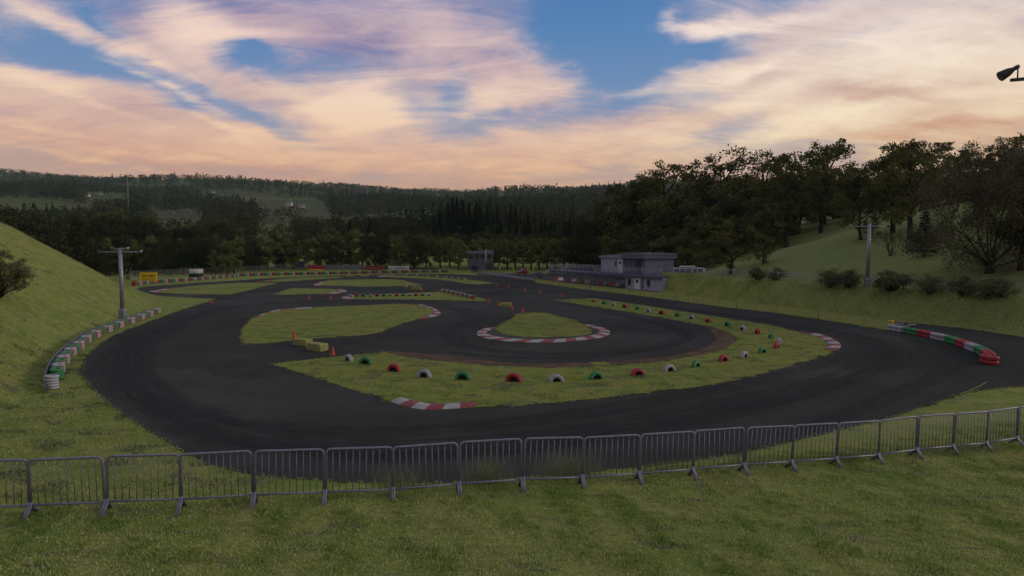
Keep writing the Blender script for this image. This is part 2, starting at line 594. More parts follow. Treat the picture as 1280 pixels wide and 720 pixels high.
# ------------------------------------------------------------------ SETTING: track, islands, kerbs
def sheet(name, poly, z, m, kind='structure'):
    """a flat n-gon sheet of world xy points at height z"""
    pts = [Vector((p[0], p[1], 0)) for p in poly]
    tris = tessellate_polygon([pts])
    fs = []
    for t in tris:
        a, b, c = (pts[i] for i in t)
        fs.append(list(t) if (b - a).cross(c - a).z > 0 else list(t)[::-1])
    me = mesh_np(name, [(p[0], p[1], z) for p in poly], fs, m)
    o = ob(name, me)
    if kind:
        tag(o, kind=kind)
    return o


def loop_world(px, step=.6, rough=0., sharp=()):
    """closed pixel outline -> dense closed world outline; sharp = indices kept as corners"""
    w = [np.array(P(*p)) for p in px]
    n = len(w)
    out = []
    for i in range(n):
        p0, p1, p2, p3 = w[i - 1], w[i], w[(i + 1) % n], w[(i + 2) % n]
        L = np.linalg.norm(p2 - p1)
        k = max(1, int(L / step))
        m1 = (p2 - p0) / 2 if i not in sharp else (p2 - p1)
        m2 = (p3 - p1) / 2 if (i + 1) % n not in sharp else (p2 - p1)
        m1, m2 = m1.copy(), m2.copy()
        for m in (m1, m2):
            l = np.linalg.norm(m)
            if l > L:
                m *= L / l
        for j in range(k):
            t = j / k
            q = (2 * t**3 - 3 * t**2 + 1) * p1 + (t**3 - 2 * t**2 + t) * m1 + (-2 * t**3 + 3 * t**2) * p2 + (t**3 - t**2) * m2
            if rough and j:
                q = q + rng.normal(0, rough, 2)
            out.append(q)
    return out


track_px = [(101, 462), (104, 450), (112, 440), (127, 428), (145, 418), (170, 408), (200, 397), (225, 388), (250, 380), (268, 373.5),
            (240, 372.2), (205, 370.5), (185, 366.5), (172, 361.5), (180, 358.5), (240, 354), (300, 350.3), (345, 347.3), (400, 345.2), (440, 344),
            (500, 342.6), (560, 342.8), (600, 344.7), (640, 349), (690, 356.4), (720, 360.3), (760, 365), (800, 370), (850, 376.8), (900, 383.2),
            (952, 389.3), (1010, 397), (1055, 404), (1110, 412.6), (1112, 402.2), (1150, 404.8), (1200, 410), (1220, 412.5), (1280, 421.5), (1500, 455), (1520, 470),
            (1280, 483.5), (1230, 487.8), (1200, 494), (1120, 521), (1070, 532.5), (995, 551), (960, 559.5), (890, 572.5), (802, 585), (727, 595),
            (655, 600.5), (570, 604), (470, 604), (395, 600.5), (320, 594.5), (260, 580), (232, 567.5), (155, 520), (130, 500), (114, 487), (104, 475)]
sheet('race_track', loop_world(track_px, .7, .02, sharp=(9, 33, 34)), .005, M_asph)
sheet('pit_yard', loop_world([(598, 342.2), (655, 340.4), (700, 338.2), (775, 338.2), (812, 343), (826, 362), (824, 365.6), (790, 362.5), (740, 357.6), (690, 351.2), (667, 349)], 1.5), .004, M_yard)

I1o = [(340, 455), (420, 446.5), (478, 440.3), (520, 448.6), (570, 454), (640, 458.8), (715, 459.6), (765, 457), (815, 453.8), (865, 446), (902, 437.5),
       (920, 426), (917, 420), (905, 413), (885, 407.5), (865, 404.5), (825, 397), (780, 389), (740, 383), (692, 375.5), (715, 374), (740, 373),
       (790, 380), (840, 387.5), (890, 395.5), (960, 406.6), (1000, 415.8), (1022, 418.5), (1036, 424), (1044, 430), (1044, 436), (1032, 444), (997, 455), (960, 465.6),
       (910, 477), (865, 484.5), (765, 496), (700, 503), (640, 508), (594, 509.2), (540, 510.5), (512, 508), (487.5, 501.5)]
brown_px = [(485, 439), (520, 441.2), (570, 446), (640, 453.7), (715, 453.8), (790, 450), (840, 445), (880, 435), (895, 425), (894, 420), (887, 412), (875, 407), (865, 404.3),
            (885, 407.5), (905, 413), (917, 420), (920, 426), (902, 437.5), (865, 446), (815, 453.8), (765, 457), (715, 459.8), (640, 459), (570, 454.2), (520, 448.8), (477, 440.6)]
sheet('clay_strip', loop_world(brown_px, .6, .015, sharp=(0, 12, 25)), .010, M_brown)
ISL = [
    (I1o, (0, 2, 19, 21), .018),
    ([(645, 392.8), (655, 392), (679, 391), (697.5, 395.6), (720, 401), (735, 409), (740, 413.5), (735, 418.3), (715, 420.8), (665, 421.8), (647, 420.4), (630, 417.8), (621, 414.8), (620, 411), (624, 407), (635, 401), (642, 397.5)], (0,), .018),
    ([(304, 431), (325, 430), (400, 423), (467, 417.5), (485, 411), (510, 402.5), (530, 397), (547, 393.4), (548, 391), (540, 385.5), (527, 381.5), (500, 380), (450, 382), (400, 384), (360, 387), (335, 391), (320, 396), (309, 404), (303, 415), (302, 425)], (0,), .018),
    ([(430, 371), (455, 369), (500, 367), (545, 365), (551, 364), (570, 365.7), (590, 370), (611, 375.8), (600, 376.5), (560, 375.5), (500, 374.5), (440, 374), (429, 372.6)], (7,), .018),
    ([(341, 368.4), (350, 365), (360, 361.8), (369, 360.5), (397, 361), (421, 361.7), (432, 363.3), (426, 365.3), (407, 367), (360, 368.3)], (0,), .018),
    ([(393, 356.4), (402, 352.8), (416, 350.2), (480, 349), (501, 350), (512, 352.8), (530, 356.4), (522, 357), (504, 357.5), (470, 358.4), (454, 358.6), (425.6, 357.6), (399, 357)], (6,), .018),
    ([(240, 367.6), (288, 368.2), (315, 362), (334, 357), (347, 354.5), (338, 353.5), (296, 353.7), (263, 355.8), (240, 357.6), (210, 361), (189, 364), (200, 366)], (1, 4), .018),
    ([(322, 352.4), (338, 350.2), (360, 348), (388, 346.5), (424.7, 346), (424.7, 347.4), (397.5, 349.2), (360, 352), (341, 352.3)], (0, 4), .018),
    ([(472, 345.3), (487, 344), (507, 344), (536, 345), (564, 346.7), (590, 350), (610, 352.6), (617, 354.2), (593, 355.7), (564, 351.6), (545, 349.2), (517, 348), (479, 346.2)], (7,), .018),
    ([(736, 453.4), (755, 452.4), (766, 457), (745, 457.5)], (0, 1, 2, 3), .022),
]
island_loops = []
for px, sh, z in ISL:
    lp = loop_world(px, .35, .055, sharp) if (sharp := sh) is not None else None
    island_loops.append(lp)
    sheet('grass_island', lp, z, M_island)
sheet('asphalt_pad', loop_world([(620, 410.5), (612, 414), (610, 418), (620, 422), (640, 425), (672, 426), (715, 424.5), (745, 419), (752, 414), (743, 410), (735, 408), (715, 400), (697, 396), (665, 405), (640, 408)], .5), .009, M_pad)


def kerb(label, outer, inner, nblk, first_red=True, h=.045):
    o_ = dens([P(*p) for p in outer], .12)
    i_ = dens([P(*p) for p in inner], .12)

    def samp(pl, n):
        pl = [np.array(p) for p in pl]
        d = np.concatenate([[0], np.cumsum([np.linalg.norm(b - a) for a, b in zip(pl, pl[1:])])])
        t = np.linspace(0, d[-1], n)
        a = np.array(pl)
        return np.stack([np.interp(t, d, a[:, 0]), np.interp(t, d, a[:, 1])], -1)
    sub = 3
    n = nblk * sub + 1
    A, B = samp(o_, n), samp(i_, n)
    if A[0][0] * 0 + np.linalg.norm(A[0] - B[0]) > np.linalg.norm(A[0] - B[-1]):
        B = B[::-1]
    V, Fc, mi = [], [], []
    for a, b in zip(A, B):
        V += [(a[0], a[1], .006), (a[0] * .97 + b[0] * .03, a[1] * .97 + b[1] * .03, .02), (a[0] * .35 + b[0] * .65, a[1] * .35 + b[1] * .65, h), (b[0], b[1], h * .9), (b[0], b[1], .006)]
    for k in range(n - 1):
        for j in range(4):
            Fc.append([k * 5 + j, (k + 1) * 5 + j, (k + 1) * 5 + j + 1, k * 5 + j + 1])
            mi.append(((k // sub) + (0 if first_red else 1)) % 2)
    me = mesh_np('kerb', V, Fc, [M_kred, M_kwht], mi=mi)
    bm = bmesh.new()
    bm.from_mesh(me)
    bmesh.ops.recalc_face_normals(bm, faces=bm.faces)
    bm.to_mesh(me)
    bm.free()
    tag(ob('kerb', me), label, 'kerb')


kerb('red and white kerb curving under the teardrop grass island',
     [(620, 409), (608, 410.2), (599, 413), (595.6, 417), (600, 420.8), (614, 424.2), (635, 426.7), (666, 428.2), (697, 427.8), (720, 425.9), (740, 424), (757, 420.5), (763, 415.5), (757, 411), (747, 408), (730, 404.6)],
     [(621, 411), (615, 412), (610, 414), (608, 416.5), (611, 418.6), (621, 421.3), (636, 423.3), (666, 424.8), (697, 424.3), (717, 422.8), (735, 420.6), (746, 417.6), (750, 414.8), (747, 412.5), (740, 410), (728, 405.6)], 27, True)
kerb('short red and white kerb at the front tip of the tyre-lined island',
     [(488, 502.2), (505, 507.7), (529, 512.2), (550, 512), (576, 510.4), (597, 509)], [(501, 498), (516, 501.5), (537, 505.6), (555.6, 505.6), (576, 503.8), (593, 502.8)], 6, False)
kerb('red and white kerb around the right end of the tyre-lined island',
     [(1000, 416), (1022, 417), (1039, 422.6), (1049, 428.6), (1051.5, 432.6), (1046, 438.4)], [(1000, 417.2), (1016, 419.6), (1027, 424), (1034, 429), (1035, 433), (1030, 437.6)], 9, True)
kerb('thin kerb along the far left edge of the broad grass island',
     [(316, 397.5), (335, 390.2), (352, 386.6), (390, 383.8)], [(318, 398), (337, 391.3), (353, 388), (390, 385)], 6, True)
kerb('red and white kerb at the right tip of the broad grass island',
     [(510, 380), (528, 380.8), (541, 384.6), (549.5, 390), (549, 394), (529, 399)], [(512, 381.4), (526, 382.2), (537, 385.8), (542, 390), (541, 392.6), (526, 397)], 11, True)
kerb('faded pink kerb on the left tip of the tyre row strip',
     [(455, 368.4), (436, 369.8), (427, 371.4), (429, 373.4), (440, 374.4)], [(453, 369.6), (442, 370.6), (437, 371.6), (440, 372.6), (448, 373.6)], 7, True)
kerb('faded kerb at the right tip of the small sliver island',
     [(400, 368), (420, 366.8), (430, 365.2), (433, 363.3), (424, 361)], [(400, 367.2), (417, 365.8), (424, 364.6), (425, 363.6), (420, 362.2)], 7, True)
kerb('faded kerb at the left end of the far oval grass island',
     [(404, 351.6), (395, 354.6), (392, 356.6), (400, 357.8)], [(407, 352.4), (401, 354.8), (399, 356.2), (404, 357)], 5, True)
kerb('faded kerb on the left tip of the island by the hill',
     [(215, 360), (195, 362.6), (187, 364.2), (196, 366.2)], [(216, 361), (203, 363), (198, 364.2), (203, 365.4)], 5, True)
kerb('faded kerb at the left tip of the farthest grass strip',
     [(486, 343.4), (476, 344.4), (471, 345.4), (479, 346.6)], [(488, 344.2), (481, 344.8), (478, 345.3), (483, 346)], 5, True)

# rubbered racing lines laid on the asphalt
ml = MB()
RV, RF_, RU = [], [], []


def ribbon(px, w, z):
    pts = dens([P(*p) for p in px], .8)
    n0 = len(RV)
    L = rng.uniform(0, 200)
    for i, p in enumerate(pts):
        a, b = pts[max(0, i - 1)], pts[min(len(pts) - 1, i + 1)]
        d = (b - a) / max(np.linalg.norm(b - a), 1e-6)
        nr = np.array([-d[1], d[0]]) * w / 2
        if i:
            L += np.linalg.norm(p - pts[i - 1])
        for s_, v_ in ((1, 1.), (-1, 0.)):
            q = p + nr * s_
            RV.append((q[0], q[1], z))
            RU.append((L, v_))
    for i in range(len(pts) - 1):
        RF_.append([n0 + 2 * i + 1, n0 + 2 * i + 3, n0 + 2 * i + 2, n0 + 2 * i])


OUT = [(285, 384), (200, 410), (160, 432), (150, 460), (185, 500), (280, 540), (400, 560), (520, 563), (700, 548), (900, 512), (1040, 476), (1110, 445), (1090, 425), (1000, 408), (880, 390), (760, 373), (660, 361), (560, 352)]
ribbon(OUT, 2.6, .0090)
ribbon([(x, y + (6 if y > 440 else 0)) for x, y in OUT], 1.0, .0135)
ribbon([(240, 400), (185, 430), (175, 462), (215, 500), (320, 530), (470, 540), (660, 526), (860, 494), (1000, 462), (1075, 440), (1060, 424), (980, 408)], 1.6, .0110)
ribbon([(700, 378), (790, 396), (850, 412), (852, 424), (800, 438), (700, 443), (600, 436), (570, 424), (575, 410), (600, 398), (590, 388), (520, 377), (420, 376), (320, 380)], 1.6, .0120)
ribbon([(560, 440), (640, 447), (740, 446), (820, 436), (860, 424), (845, 410), (780, 396), (720, 386)], .8, .0150)
ribbon([(600, 433), (560, 424), (560, 412), (580, 402), (585, 394), (560, 385), (500, 377)], 1.0, .0165)
ribbon([(980, 545), (1100, 500), (1180, 465), (1190, 440), (1140, 425)], 1.2, .0195)
ribbon([(230, 362), (330, 359), (420, 357), (480, 361), (600, 366), (640, 362)], 1.4, .0210)
tag(ob('tyre_marks', mesh_np('tyre_marks', RV, RF_, M_rub, uv=RU)), kind='structure')
yl = [np.array(P(*p)) for p in [(1200, 492.6), (1212, 488.6), (1224, 483), (1234, 477.6)]]
YV, YF = [], []
for i, p in enumerate(yl):
    YV += [(p[0] - .018, p[1], .014), (p[0] + .018, p[1], .014)]
for i in range(3):
    YF.append([2 * i, 2 * i + 1, 2 * i + 3, 2 * i + 2])
tag(ob('painted_line', mesh_np('painted_line', YV, YF, M_ylw)), kind='structure')


# ------------------------------------------------------------------ CROWD BARRIERS in the foreground
def barrier_meshes():
    w, r = 1.285, .024
    x0, x1, zt, zb, cr = -w / 2, w / 2, 1.06, .20, .09
    fr = MB()
    pts = [(x0, 0, .10)]
    pts += [(x0, 0, zt - cr)]
    for k in range(1, 6):
        a = PI / 2 * k / 5
        pts.append((x0 + cr - cr * math.cos(a), 0, zt - cr + cr * math.sin(a)))
    for k in range(0, 6):
        a = PI / 2 * k / 5
        pts.append((x1 - cr + cr * math.sin(a), 0, zt - cr + cr * math.cos(a)))
    pts += [(x1, 0, .10)]
    fr.tube(pts, r, 10)
    fr.tube([(x0 + .02, 0, zb), (x1 - .02, 0, zb)], .022, 8)
    bars = MB()
    for k in range(9):
        x = x0 + w * (k + 1) / 10
        bars.tube([(x, 0, zb - .005), (x, 0, zt - .012)], .0088, 6)
    hook = MB().tube([(x1 + .02, 0, 0), (x1 + .05, .012, 0), (x1 + .05, .012, -.05)], .007, 6)
    ft = MB()
    for s in (-1, 1):
        ft.tube([(0, 0, .26), (0, s * .025, .17), (0, s * .20, .0)], .027, 6)
        ft.box((0, s * .205, .006), (.05, .07, .012))
    return (fr.mesh('frame', M_galv), bars.mesh('bars', M_galv), hook.mesh('hook', M_galv), ft.mesh('foot', M_galv), w)


fm, bm_, hm, fom, BW = barrier_meshes()
xs = np.linspace(-16, 22, 3000)
fl = [(x, fenceY(x)) for x in xs]
sta, stp = along(fl, 1.335)
sta = [s for s in sta]
# slide the row so that a joint falls on the photo's joint at column 652
jx = [(640 + 800 * p[0][0] / p[0][1]) for p in sta]
j = int(np.argmin([abs(v - 652) for v in jx]))
shift = (652 - jx[j]) / 800 * sta[j][0][1]
fl2 = [(x + shift, fenceY(x + shift)) for x in xs]
sta, stp = along(fl2, 1.335)
proto = None
bi = 0
order = []
for (a, _), (b, _) in zip(sta, sta[1:]):
    mx, my = (a + b) / 2
    px = 640 + 800 * mx / my
    if px < -45 or px > 1330:
        continue
    order.append((a, b, px))
ORD = ['first', 'second', 'third', 'fourth', 'fifth', 'sixth', 'seventh', 'eighth', 'ninth', 'tenth', 'eleventh', 'twelfth', 'thirteenth', 'fourteenth', 'fifteenth', 'sixteenth', 'seventeenth', 'eighteenth', 'nineteenth', 'twentieth', 'twenty-first', 'twenty-second',
       'twenty-third', 'twenty-fourth', 'twenty-fifth', 'twenty-sixth', 'twenty-seventh', 'twenty-eighth', 'twenty-ninth', 'thirtieth', 'thirty-first']
for i, (a, b, px) in enumerate(order):
    m = (a + b) / 2
    hd = math.atan2(b[1] - a[1], b[0] - a[0])
    za, zb = hz(a[0], a[1]), hz(b[0], b[1])
    t = proto
    if proto is None:
        t = proto = thing('crowd_barrier', 'x', 'barrier', group='steel crowd barriers across the foreground grass')
        part('frame', fm, t)
        part('bars', bm_, t)
        for z in (.42, .82):
            part('hook', hm, t).location = (0, 0, z)
        for s in (-1, 1):
            f = part('foot', fom, t)
            f.location = (s * BW / 2, 0, 0)
    else:
        t = copy_tree(proto)
    t.location = (m[0], m[1], (za + zb) / 2 - .01)
    t.rotation_euler = (rng.normal(0, .012), -math.atan2(zb - za, np.linalg.norm(b - a)), hd + rng.normal(0, .006))
    t['label'] = 'grey steel crowd barrier, %s panel from the left end of the foreground row' % ORD[i]


# ------------------------------------------------------------------ TYRES
def tyre_prof(R_, h, z0, hole=.52, seg=1):
    return [(R_ * hole, z0 + .02 * h), (R_ * .80, z0), (R_ * .95, z0 + .10 * h), (R_, z0 + .28 * h), (R_, z0 + .72 * h), (R_ * .95, z0 + .90 * h), (R_ * .80, z0 + h), (R_ * hole, z0 + .98 * h), (R_ * (hole + .1), z0 + .5 * h), (R_ * hole, z0 + .02 * h)]


def stack_mesh(R_, h, n, m, seg=14):
    b = MB()
    for k in range(n):
        b.lathe(tyre_prof(R_ * (1 + .012 * ((k * 7) % 3 - 1)), h * .97, k * h), seg, c=(R_ * .02 * math.sin(k * 2.4), R_ * .02 * math.cos(k * 1.7), 0))
    b.lathe([(R_ * .55, 0.01), (0.001, .012)], seg, m=1)
    return b.mesh('tyre_stack', [m, M_black])


TC = {'r': (M_tred, 'red'), 'g': (M_tgrn, 'green'), 'w': (M_twht, 'white')}


def half_tyre_mesh(R_, w, m):
    b = MB()
    pr = [(R_ * .56, -w * .34), (R_ * .66, -w * .49), (R_ * .86, -w * .5), (R_ * .97, -w * .40), (R_, -w * .25), (R_, w * .25), (R_ * .97, w * .40), (R_ * .86, w * .5), (R_ * .66, w * .49), (R_ * .56, w * .34)]
    b.lathe(pr, 28, axis='y')
    b.lathe([(R_ * .56, w * .34), (R_ * .60, w * .2), (R_ * .60, -w * .2), (R_ * .56, -w * .34)], 28, axis='y', m=1)
    b.lathe([(R_ * .60, .0), (.001, .0)], 28, axis='y', m=1)
    b.lathe([(.001, -.002), (R_ * .60, -.002)], 28, axis='y', m=1)
    for k in range(28):  # tread blocks
        t = 2 * PI * k / 28
        for q in (-1, 1):
            c = Matrix.Rotation(-t, 4, 'Y') @ Matrix.Translation((R_ + .001, q * w * .17, 0))
            bb = MB().box((0, 0, 0), (.016, w * .22, R_ * .13)).xform(c)
            b.add(bb.V, bb.F)
    return b.mesh('half_buried_tyre', [m, M_black])


HT = {k: half_tyre_mesh(.335, .21, TC[k][0]) for k in TC}
HTS = {k: half_tyre_mesh(.26, .18, TC[k][0]) for k in TC}
ROW = [(436, 451, 'w'), (457, 455, 'g'), (492.5, 464, 'r'), (530.5, 471.5, 'w'), (578.5, 474.5, 'g'), (642, 477, 'r'), (695, 477, 'w'), (745, 474, 'g'), (797, 469, 'r'), (836.5, 464, 'w'), (870, 458.5, 'g'),
       (904, 451.5, 'r'), (930, 446.5, 'w'), (953, 441, 'g'), (970.5, 435, 'r'), (974, 429, 'w'), (964, 423, 'g'), (947, 417, 'r'), (928.5, 412.7, 'w'), (909.5, 407.7, 'g'), (885, 402.8, 'r'),
       (865, 398.8, 'w'), (847, 395.7, 'g'), (827, 392.7, 'r'), (811, 389.7, 'w'), (797, 387.2, 'g'), (781, 384.7, 'r'), (767.5, 382.2, 'w'), (755.5, 380.2, 'g'), (742, 377.7, 'r')]
ROWL = ['white half-buried tyre by the big orange cone, turned sideways', 'green half-buried tyre next to the sideways white one near the cone', 'leftmost red half-buried tyre in the front grass',
        'leftmost front-facing white half-buried tyre in the front grass', 'green half-buried tyre above the short front kerb', 'red half-buried tyre in the middle of the front row',
        'white half-buried tyre straight below the teardrop island', 'green half-buried tyre beside the small grass wedge in the clay', 'red half-buried tyre right of the grass wedge in the clay',
        'white half-buried tyre below the right part of the clay strip', 'green half-buried tyre below the right part of the clay strip', 'red half-buried tyre just under the right end of the clay strip',
        'white half-buried tyre right of the clay strip end in front row', 'green half-buried tyre where the front row starts to bend back', 'red half-buried tyre seen edge-on at the right bend of the row',
        'white half-buried tyre hidden behind the edge-on red tyre at the bend', 'green half-buried tyre just behind the right bend of the row', 'red half-buried tyre second behind the right bend',
        'white half-buried tyre third behind the right bend', 'green half-buried tyre level with the tip of the clay strip', 'red half-buried tyre just above the tip of the clay strip',
        'white half-buried tyre of the back row above the clay strip', 'green half-buried tyre of the back row, ninth from its far end', 'red half-buried tyre of the back row, eighth from its far end', 'white half-buried tyre of the back row, seventh from its far end',
        'green half-buried tyre of the back row, sixth from its far end', 'red half-buried tyre of the back row, fifth from its far end', 'white half-buried tyre of the back row, fourth from its far end',
        'green half-buried tyre last but one at the far end of the back row', 'red half-buried tyre at the far end of the back row']
rw = [np.array(P(x, y, .018)) for x, y, _ in ROW]
for i, (q, (_, _, c)) in enumerate(zip(rw, ROW)):
    a, b = rw[max(0, i - 1)], rw[min(len(rw) - 1, i + 1)]
    hd = math.atan2(b[1] - a[1], b[0] - a[0])
    if i == 0:
        hd = -1.0
    elif i in (1, 2):
        hd *= .45
    o = ob('half_buried_tyre', HT[c], loc=(q[0], q[1], .012 + rng.normal(0, .02)))
    o.rotation_euler = (rng.normal(0, .05), rng.uniform(0, 6), hd + rng.normal(0, .08))
    tag(o, ROWL[i], 'tyre', 'half-buried tyres around the big grass island')
# small row on the middle strip
seq = 'wrgwrgwrgwrgw'
seq = ['w', 'r', 'g', 'w', 'r', 'g', 'w', 'r', 'g', 'w', 'r', 'g', 'w']
for i, x in enumerate([438, 445.8, 453.7, 463, 471.4, 479.8, 487.8, 496, 504, 512, 520, 528, 536]):
    q = P(x, 370.9 - .013 * (x - 441), .018)
    c = seq[i]
    o = ob('half_buried_tyre', HTS[c], loc=(q[0], q[1], .02))
    o.rotation_euler = (0, rng.uniform(0, 6), rng.normal(0, .1))
    tag(o, '%s small half-buried tyre, %s from the left on the narrow middle strip' % (TC[c][1], ORD[i]), 'tyre', 'small tyres on the narrow middle strip')

SM = {k: stack_mesh(.22, .19, 2, TC[k][0], 12) for k in TC}
pth, st_ = along([P(*p) for p in [(551.5, 364.8), (563, 367), (577, 370.2), (592, 374)]], .62)
for i, (q, hd) in enumerate(pth):
    c = 'rwg'[i % 3]
    o = tag(ob('tyre_stack', SM[c], loc=(q[0], q[1], .018)), '%s low tyre stack, %s along the slanting row on the middle strip' % (TC[c][1], ORD[i] if i < len(ORD) else 'near the last'), 'tyre stack', 'low tyre stacks slanting across the middle strip')
pth, st_ = along([P(*p) for p in [(490, 344.8), (507, 344.9), (536, 346), (560, 347.4), (581, 350)]], 1.0)
for i, (q, hd) in enumerate(pth):
    c = 'wrg'[i % 3]
    o = tag(ob('tyre_stack', SM[c], loc=(q[0], q[1], .018)), '%s low tyre stack lining the farthest grass strip before the far tyre wall' % TC[c][1], 'tyre stack', '%s low tyre stacks on the farthest grass strip' % TC[c][1])

# left tyre wall under the grass hill
wl = [P(*p) for p in [(71, 473), (74, 464), (80, 454), (88, 445), (100, 435), (112.5, 425), (127.5, 418), (141, 412.5), (155, 407), (169, 402), (181, 397.5), (197, 391)]]
wl = dens(wl, .2)
pth, st_ = along(wl, .43)
G4 = {'g': stack_mesh(.25, .108, 4, M_tgrn), 'w': stack_mesh(.25, .108, 4, M_twht), 'r': stack_mesh(.13, .105, 4, M_tred, 10)}
seq = 'ggrwwr'
NAMES = {'g': 'green four-high tyre stack in the curved wall under the left hill', 'w': 'white four-high tyre stack in the curved wall under the left hill', 'r': 'narrow red tyre stack in the curved wall under the left hill'}
for i, (q, hd) in enumerate(pth):
    c = seq[i % 6]
    off = .11 if c == 'r' else 0
    x, y = q[0] + off * math.sin(hd), q[1] - off * math.cos(hd)
    o = ob('tyre_stack', G4[c], loc=(x, y, max(0, hz(x, y)) - .01))
    o.rotation_euler = (0, 0, rng.uniform(0, 6))
    tag(o, NAMES[c], 'tyre stack', '%s tyre stacks of the left curved wall' % TC[c][1])
e = P(64.5, 486)
et = thing('tyre_stack', 'white five-high tyre stack at the near end of the left tyre wall', 'tyre stack', (e[0], e[1], hz(*e)))
for k in range(5):
    b = MB().lathe(tyre_prof(.26, .108, 0), 24)
    b.lathe([(.15, .02), (.001, .02)], 24, m=1)
    o = part('tyre', b.mesh('tyre', [M_twht, M_black]), et)
    o.location = (.012 * math.sin(k * 2), .012 * math.cos(k * 3), k * .111)
# rubber conveyor belt closing the back of the wall, its end curling out
bl = [np.array(P(58, 492)), np.array(P(57, 480)), np.array(P(60, 468))] + [p + .36 * np.array([-math.sin(h), math.cos(h)]) for p, h in pth[3::4]]
bl = dens(bl, .4)
bb = MB()
vs = []
for p in bl:
    z = max(hz(p[0], p[1]), 0)
    vs.append((p[0], p[1], z))
bv, bf = [], []
for k, (x, y, z) in enumerate(vs):
    t = min(1, k / 4)
    d = bl[min(k + 1, len(bl) - 1)] - bl[max(k - 1, 0)]
    d = d / np.linalg.norm(d)
    n_ = np.array([-d[1], d[0]]) * .012
    zz = z - .05
    hh = .20 + .30 * t
    bv += [(x - n_[0], y - n_[1], zz), (x - n_[0], y - n_[1], zz + hh), (x + n_[0], y + n_[1], zz + hh), (x + n_[0], y + n_[1], zz)]
for k in range(len(vs) - 1):
    for a_ in range(4):
        bf.append([4 * k + a_, 4 * k + (a_ + 1) % 4, 4 * k + 4 + (a_ + 1) % 4, 4 * k + 4 + a_])
bf += [[0, 3, 2, 1]]
tag(ob('rubber_belt', mesh_np('rubber_belt', bv, bf, M_wall3)), 'dark rubber belt behind the left tyre wall, its near end curling away', 'belt')

# far tyre wall
wl = dens([P(*p) for p in [(168.5, 357.2), (180, 355.8), (194, 354.3), (220, 352.5), (248.5, 350.3), (290, 346.6), (296, 345.7), (324, 344.6), (360, 343.9), (416, 343), (480, 341.7), (520, 341), (558, 340.7)]], .3)
pth, st_ = along(wl, .76)
FW = {k: stack_mesh(.38, .145, 4, TC[k][0], 12) for k in TC}
for i, (q, hd) in enumerate(pth):
    c = 'rgw'[i % 3]
    o = ob('tyre_stack', FW[c], loc=(q[0], q[1], hz(*q) - .01))
    tag(o, '%s tyre stack in the long wall along the far edge of the circuit' % TC[c][1], 'tyre stack', '%s tyre stacks of the far wall' % TC[c][1])

# right tyre barrier on the asphalt
wl = dens([P(*p) for p in [(1110, 413.2), (1130.6, 417), (1149.8, 420.8), (1167.7, 425), (1184, 429), (1199, 434.4), (1211, 439.2), (1221.4, 444.2), (1229, 450)]], .1)
pth, st_ = along(wl, .46)
RW = {k: stack_mesh(.25, .2, 2, TC[k][0], 16) for k in TC}
nb = len(pth)
for i, (q, hd) in enumerate(pth):
    blk = min(8, i * 9 // nb)
    c = 'wgr'[blk % 3]
    x, y = q[0] + .25 * -math.sin(hd), q[1] + .25 * math.cos(hd)
    o = ob('tyre_stack', RW[c], loc=(x, y, .006))
    o.rotation_euler = (0, 0, rng.uniform(0, 6))
    tag(o, '%s two-high tyre stack in the right barrier, %s colour block from its far end' % (TC[c][1], ORD[blk]), 'tyre stack', '%s block of tyre stacks, %s from the far end of the right barrier' % (TC[c][1], ORD[blk]))
for k, (x, y) in enumerate([(1233, 454.0), (1239.5, 455.6)]):
    q = P(x, y)
    tag(ob('tyre_stack', stack_mesh(.29, .21, 2, M_tred, 20), loc=(q[0], q[1], .006)), ['red two-high tyre stack, the left of the pair ending the right barrier', 'red two-high tyre stack, the right of the pair ending the right barrier'][k], 'tyre stack', 'red end pair of the right barrier')

# ------------------------------------------------------------------ CONES and STRAW BALES
cb = MB()
cb.lathe([(.115, .03), (.105, .06), (.03, .45), (.022, .462), (.001, .464)], 20)
cbase = MB().box((0, 0, .015), (.30, .30, .03), bev=.01)
cone_body, cone_base = cb.mesh('body', M_cone), cbase.mesh('base', M_cone)
CONES = [(416, 444, 'beside the nearer straw bale'), (367.5, 423, 'just behind the left straw bale'), (264, 378.5, 'at the grass corner under the left hill'), (386.4, 374.8, 'left of a pair before the sliver island'),
         (413, 374.2, 'right of a pair before the sliver island'), (611.5, 378.8, 'at the right tip of the narrow middle strip'), (623, 382.2, 'left of the lone straw bale above the teardrop island'), (640, 386.8, 'touching the right end of the lone straw bale'),
         (653.7, 391, 'at the top edge of the teardrop island'), (610.5, 355.7, 'at the tip of the farthest grass strip'), (621, 357.8, 'first after the farthest grass strip tip'), (636, 360, 'second after the farthest grass strip tip'),
         (656.4, 363.6, 'third after the farthest grass strip tip'), (675, 366.7, 'fourth after the farthest grass strip tip'), (702, 370.6, 'before the far point of the tyre-lined island'),
         (514.8, 361.8, 'left of the pale bale right of the oval island'), (527, 363.6, 'right of the pale bale right of the oval island'), (505, 356.6, 'behind the bale at the tip of the oval island'),
         (429, 346.8, 'left of the far row of bales'), (447, 346.3, 'between the far bales'), (467, 345.9, 'right of the far row of bales'), (322.5, 354.2, 'at the left tip of the far-left sliver of grass'), (339, 352.2, 'under the far-left sliver of grass')]
cp = None
for i, (x, y, w_) in enumerate(CONES):
    if cp is None:
        t = cp = thing('traffic_cone', '', 'cone', group='orange-red cones on the circuit')
        part('body', cone_body, t)
        part('base', cone_base, t)
    else:
        t = copy_tree(cp)
    q = P(x, y)
    t.location = (q[0], q[1], .006)
    t.rotation_euler = (0, 0, rng.uniform(0, 1.5))
    t['label'] = 'orange-red traffic cone ' + w_


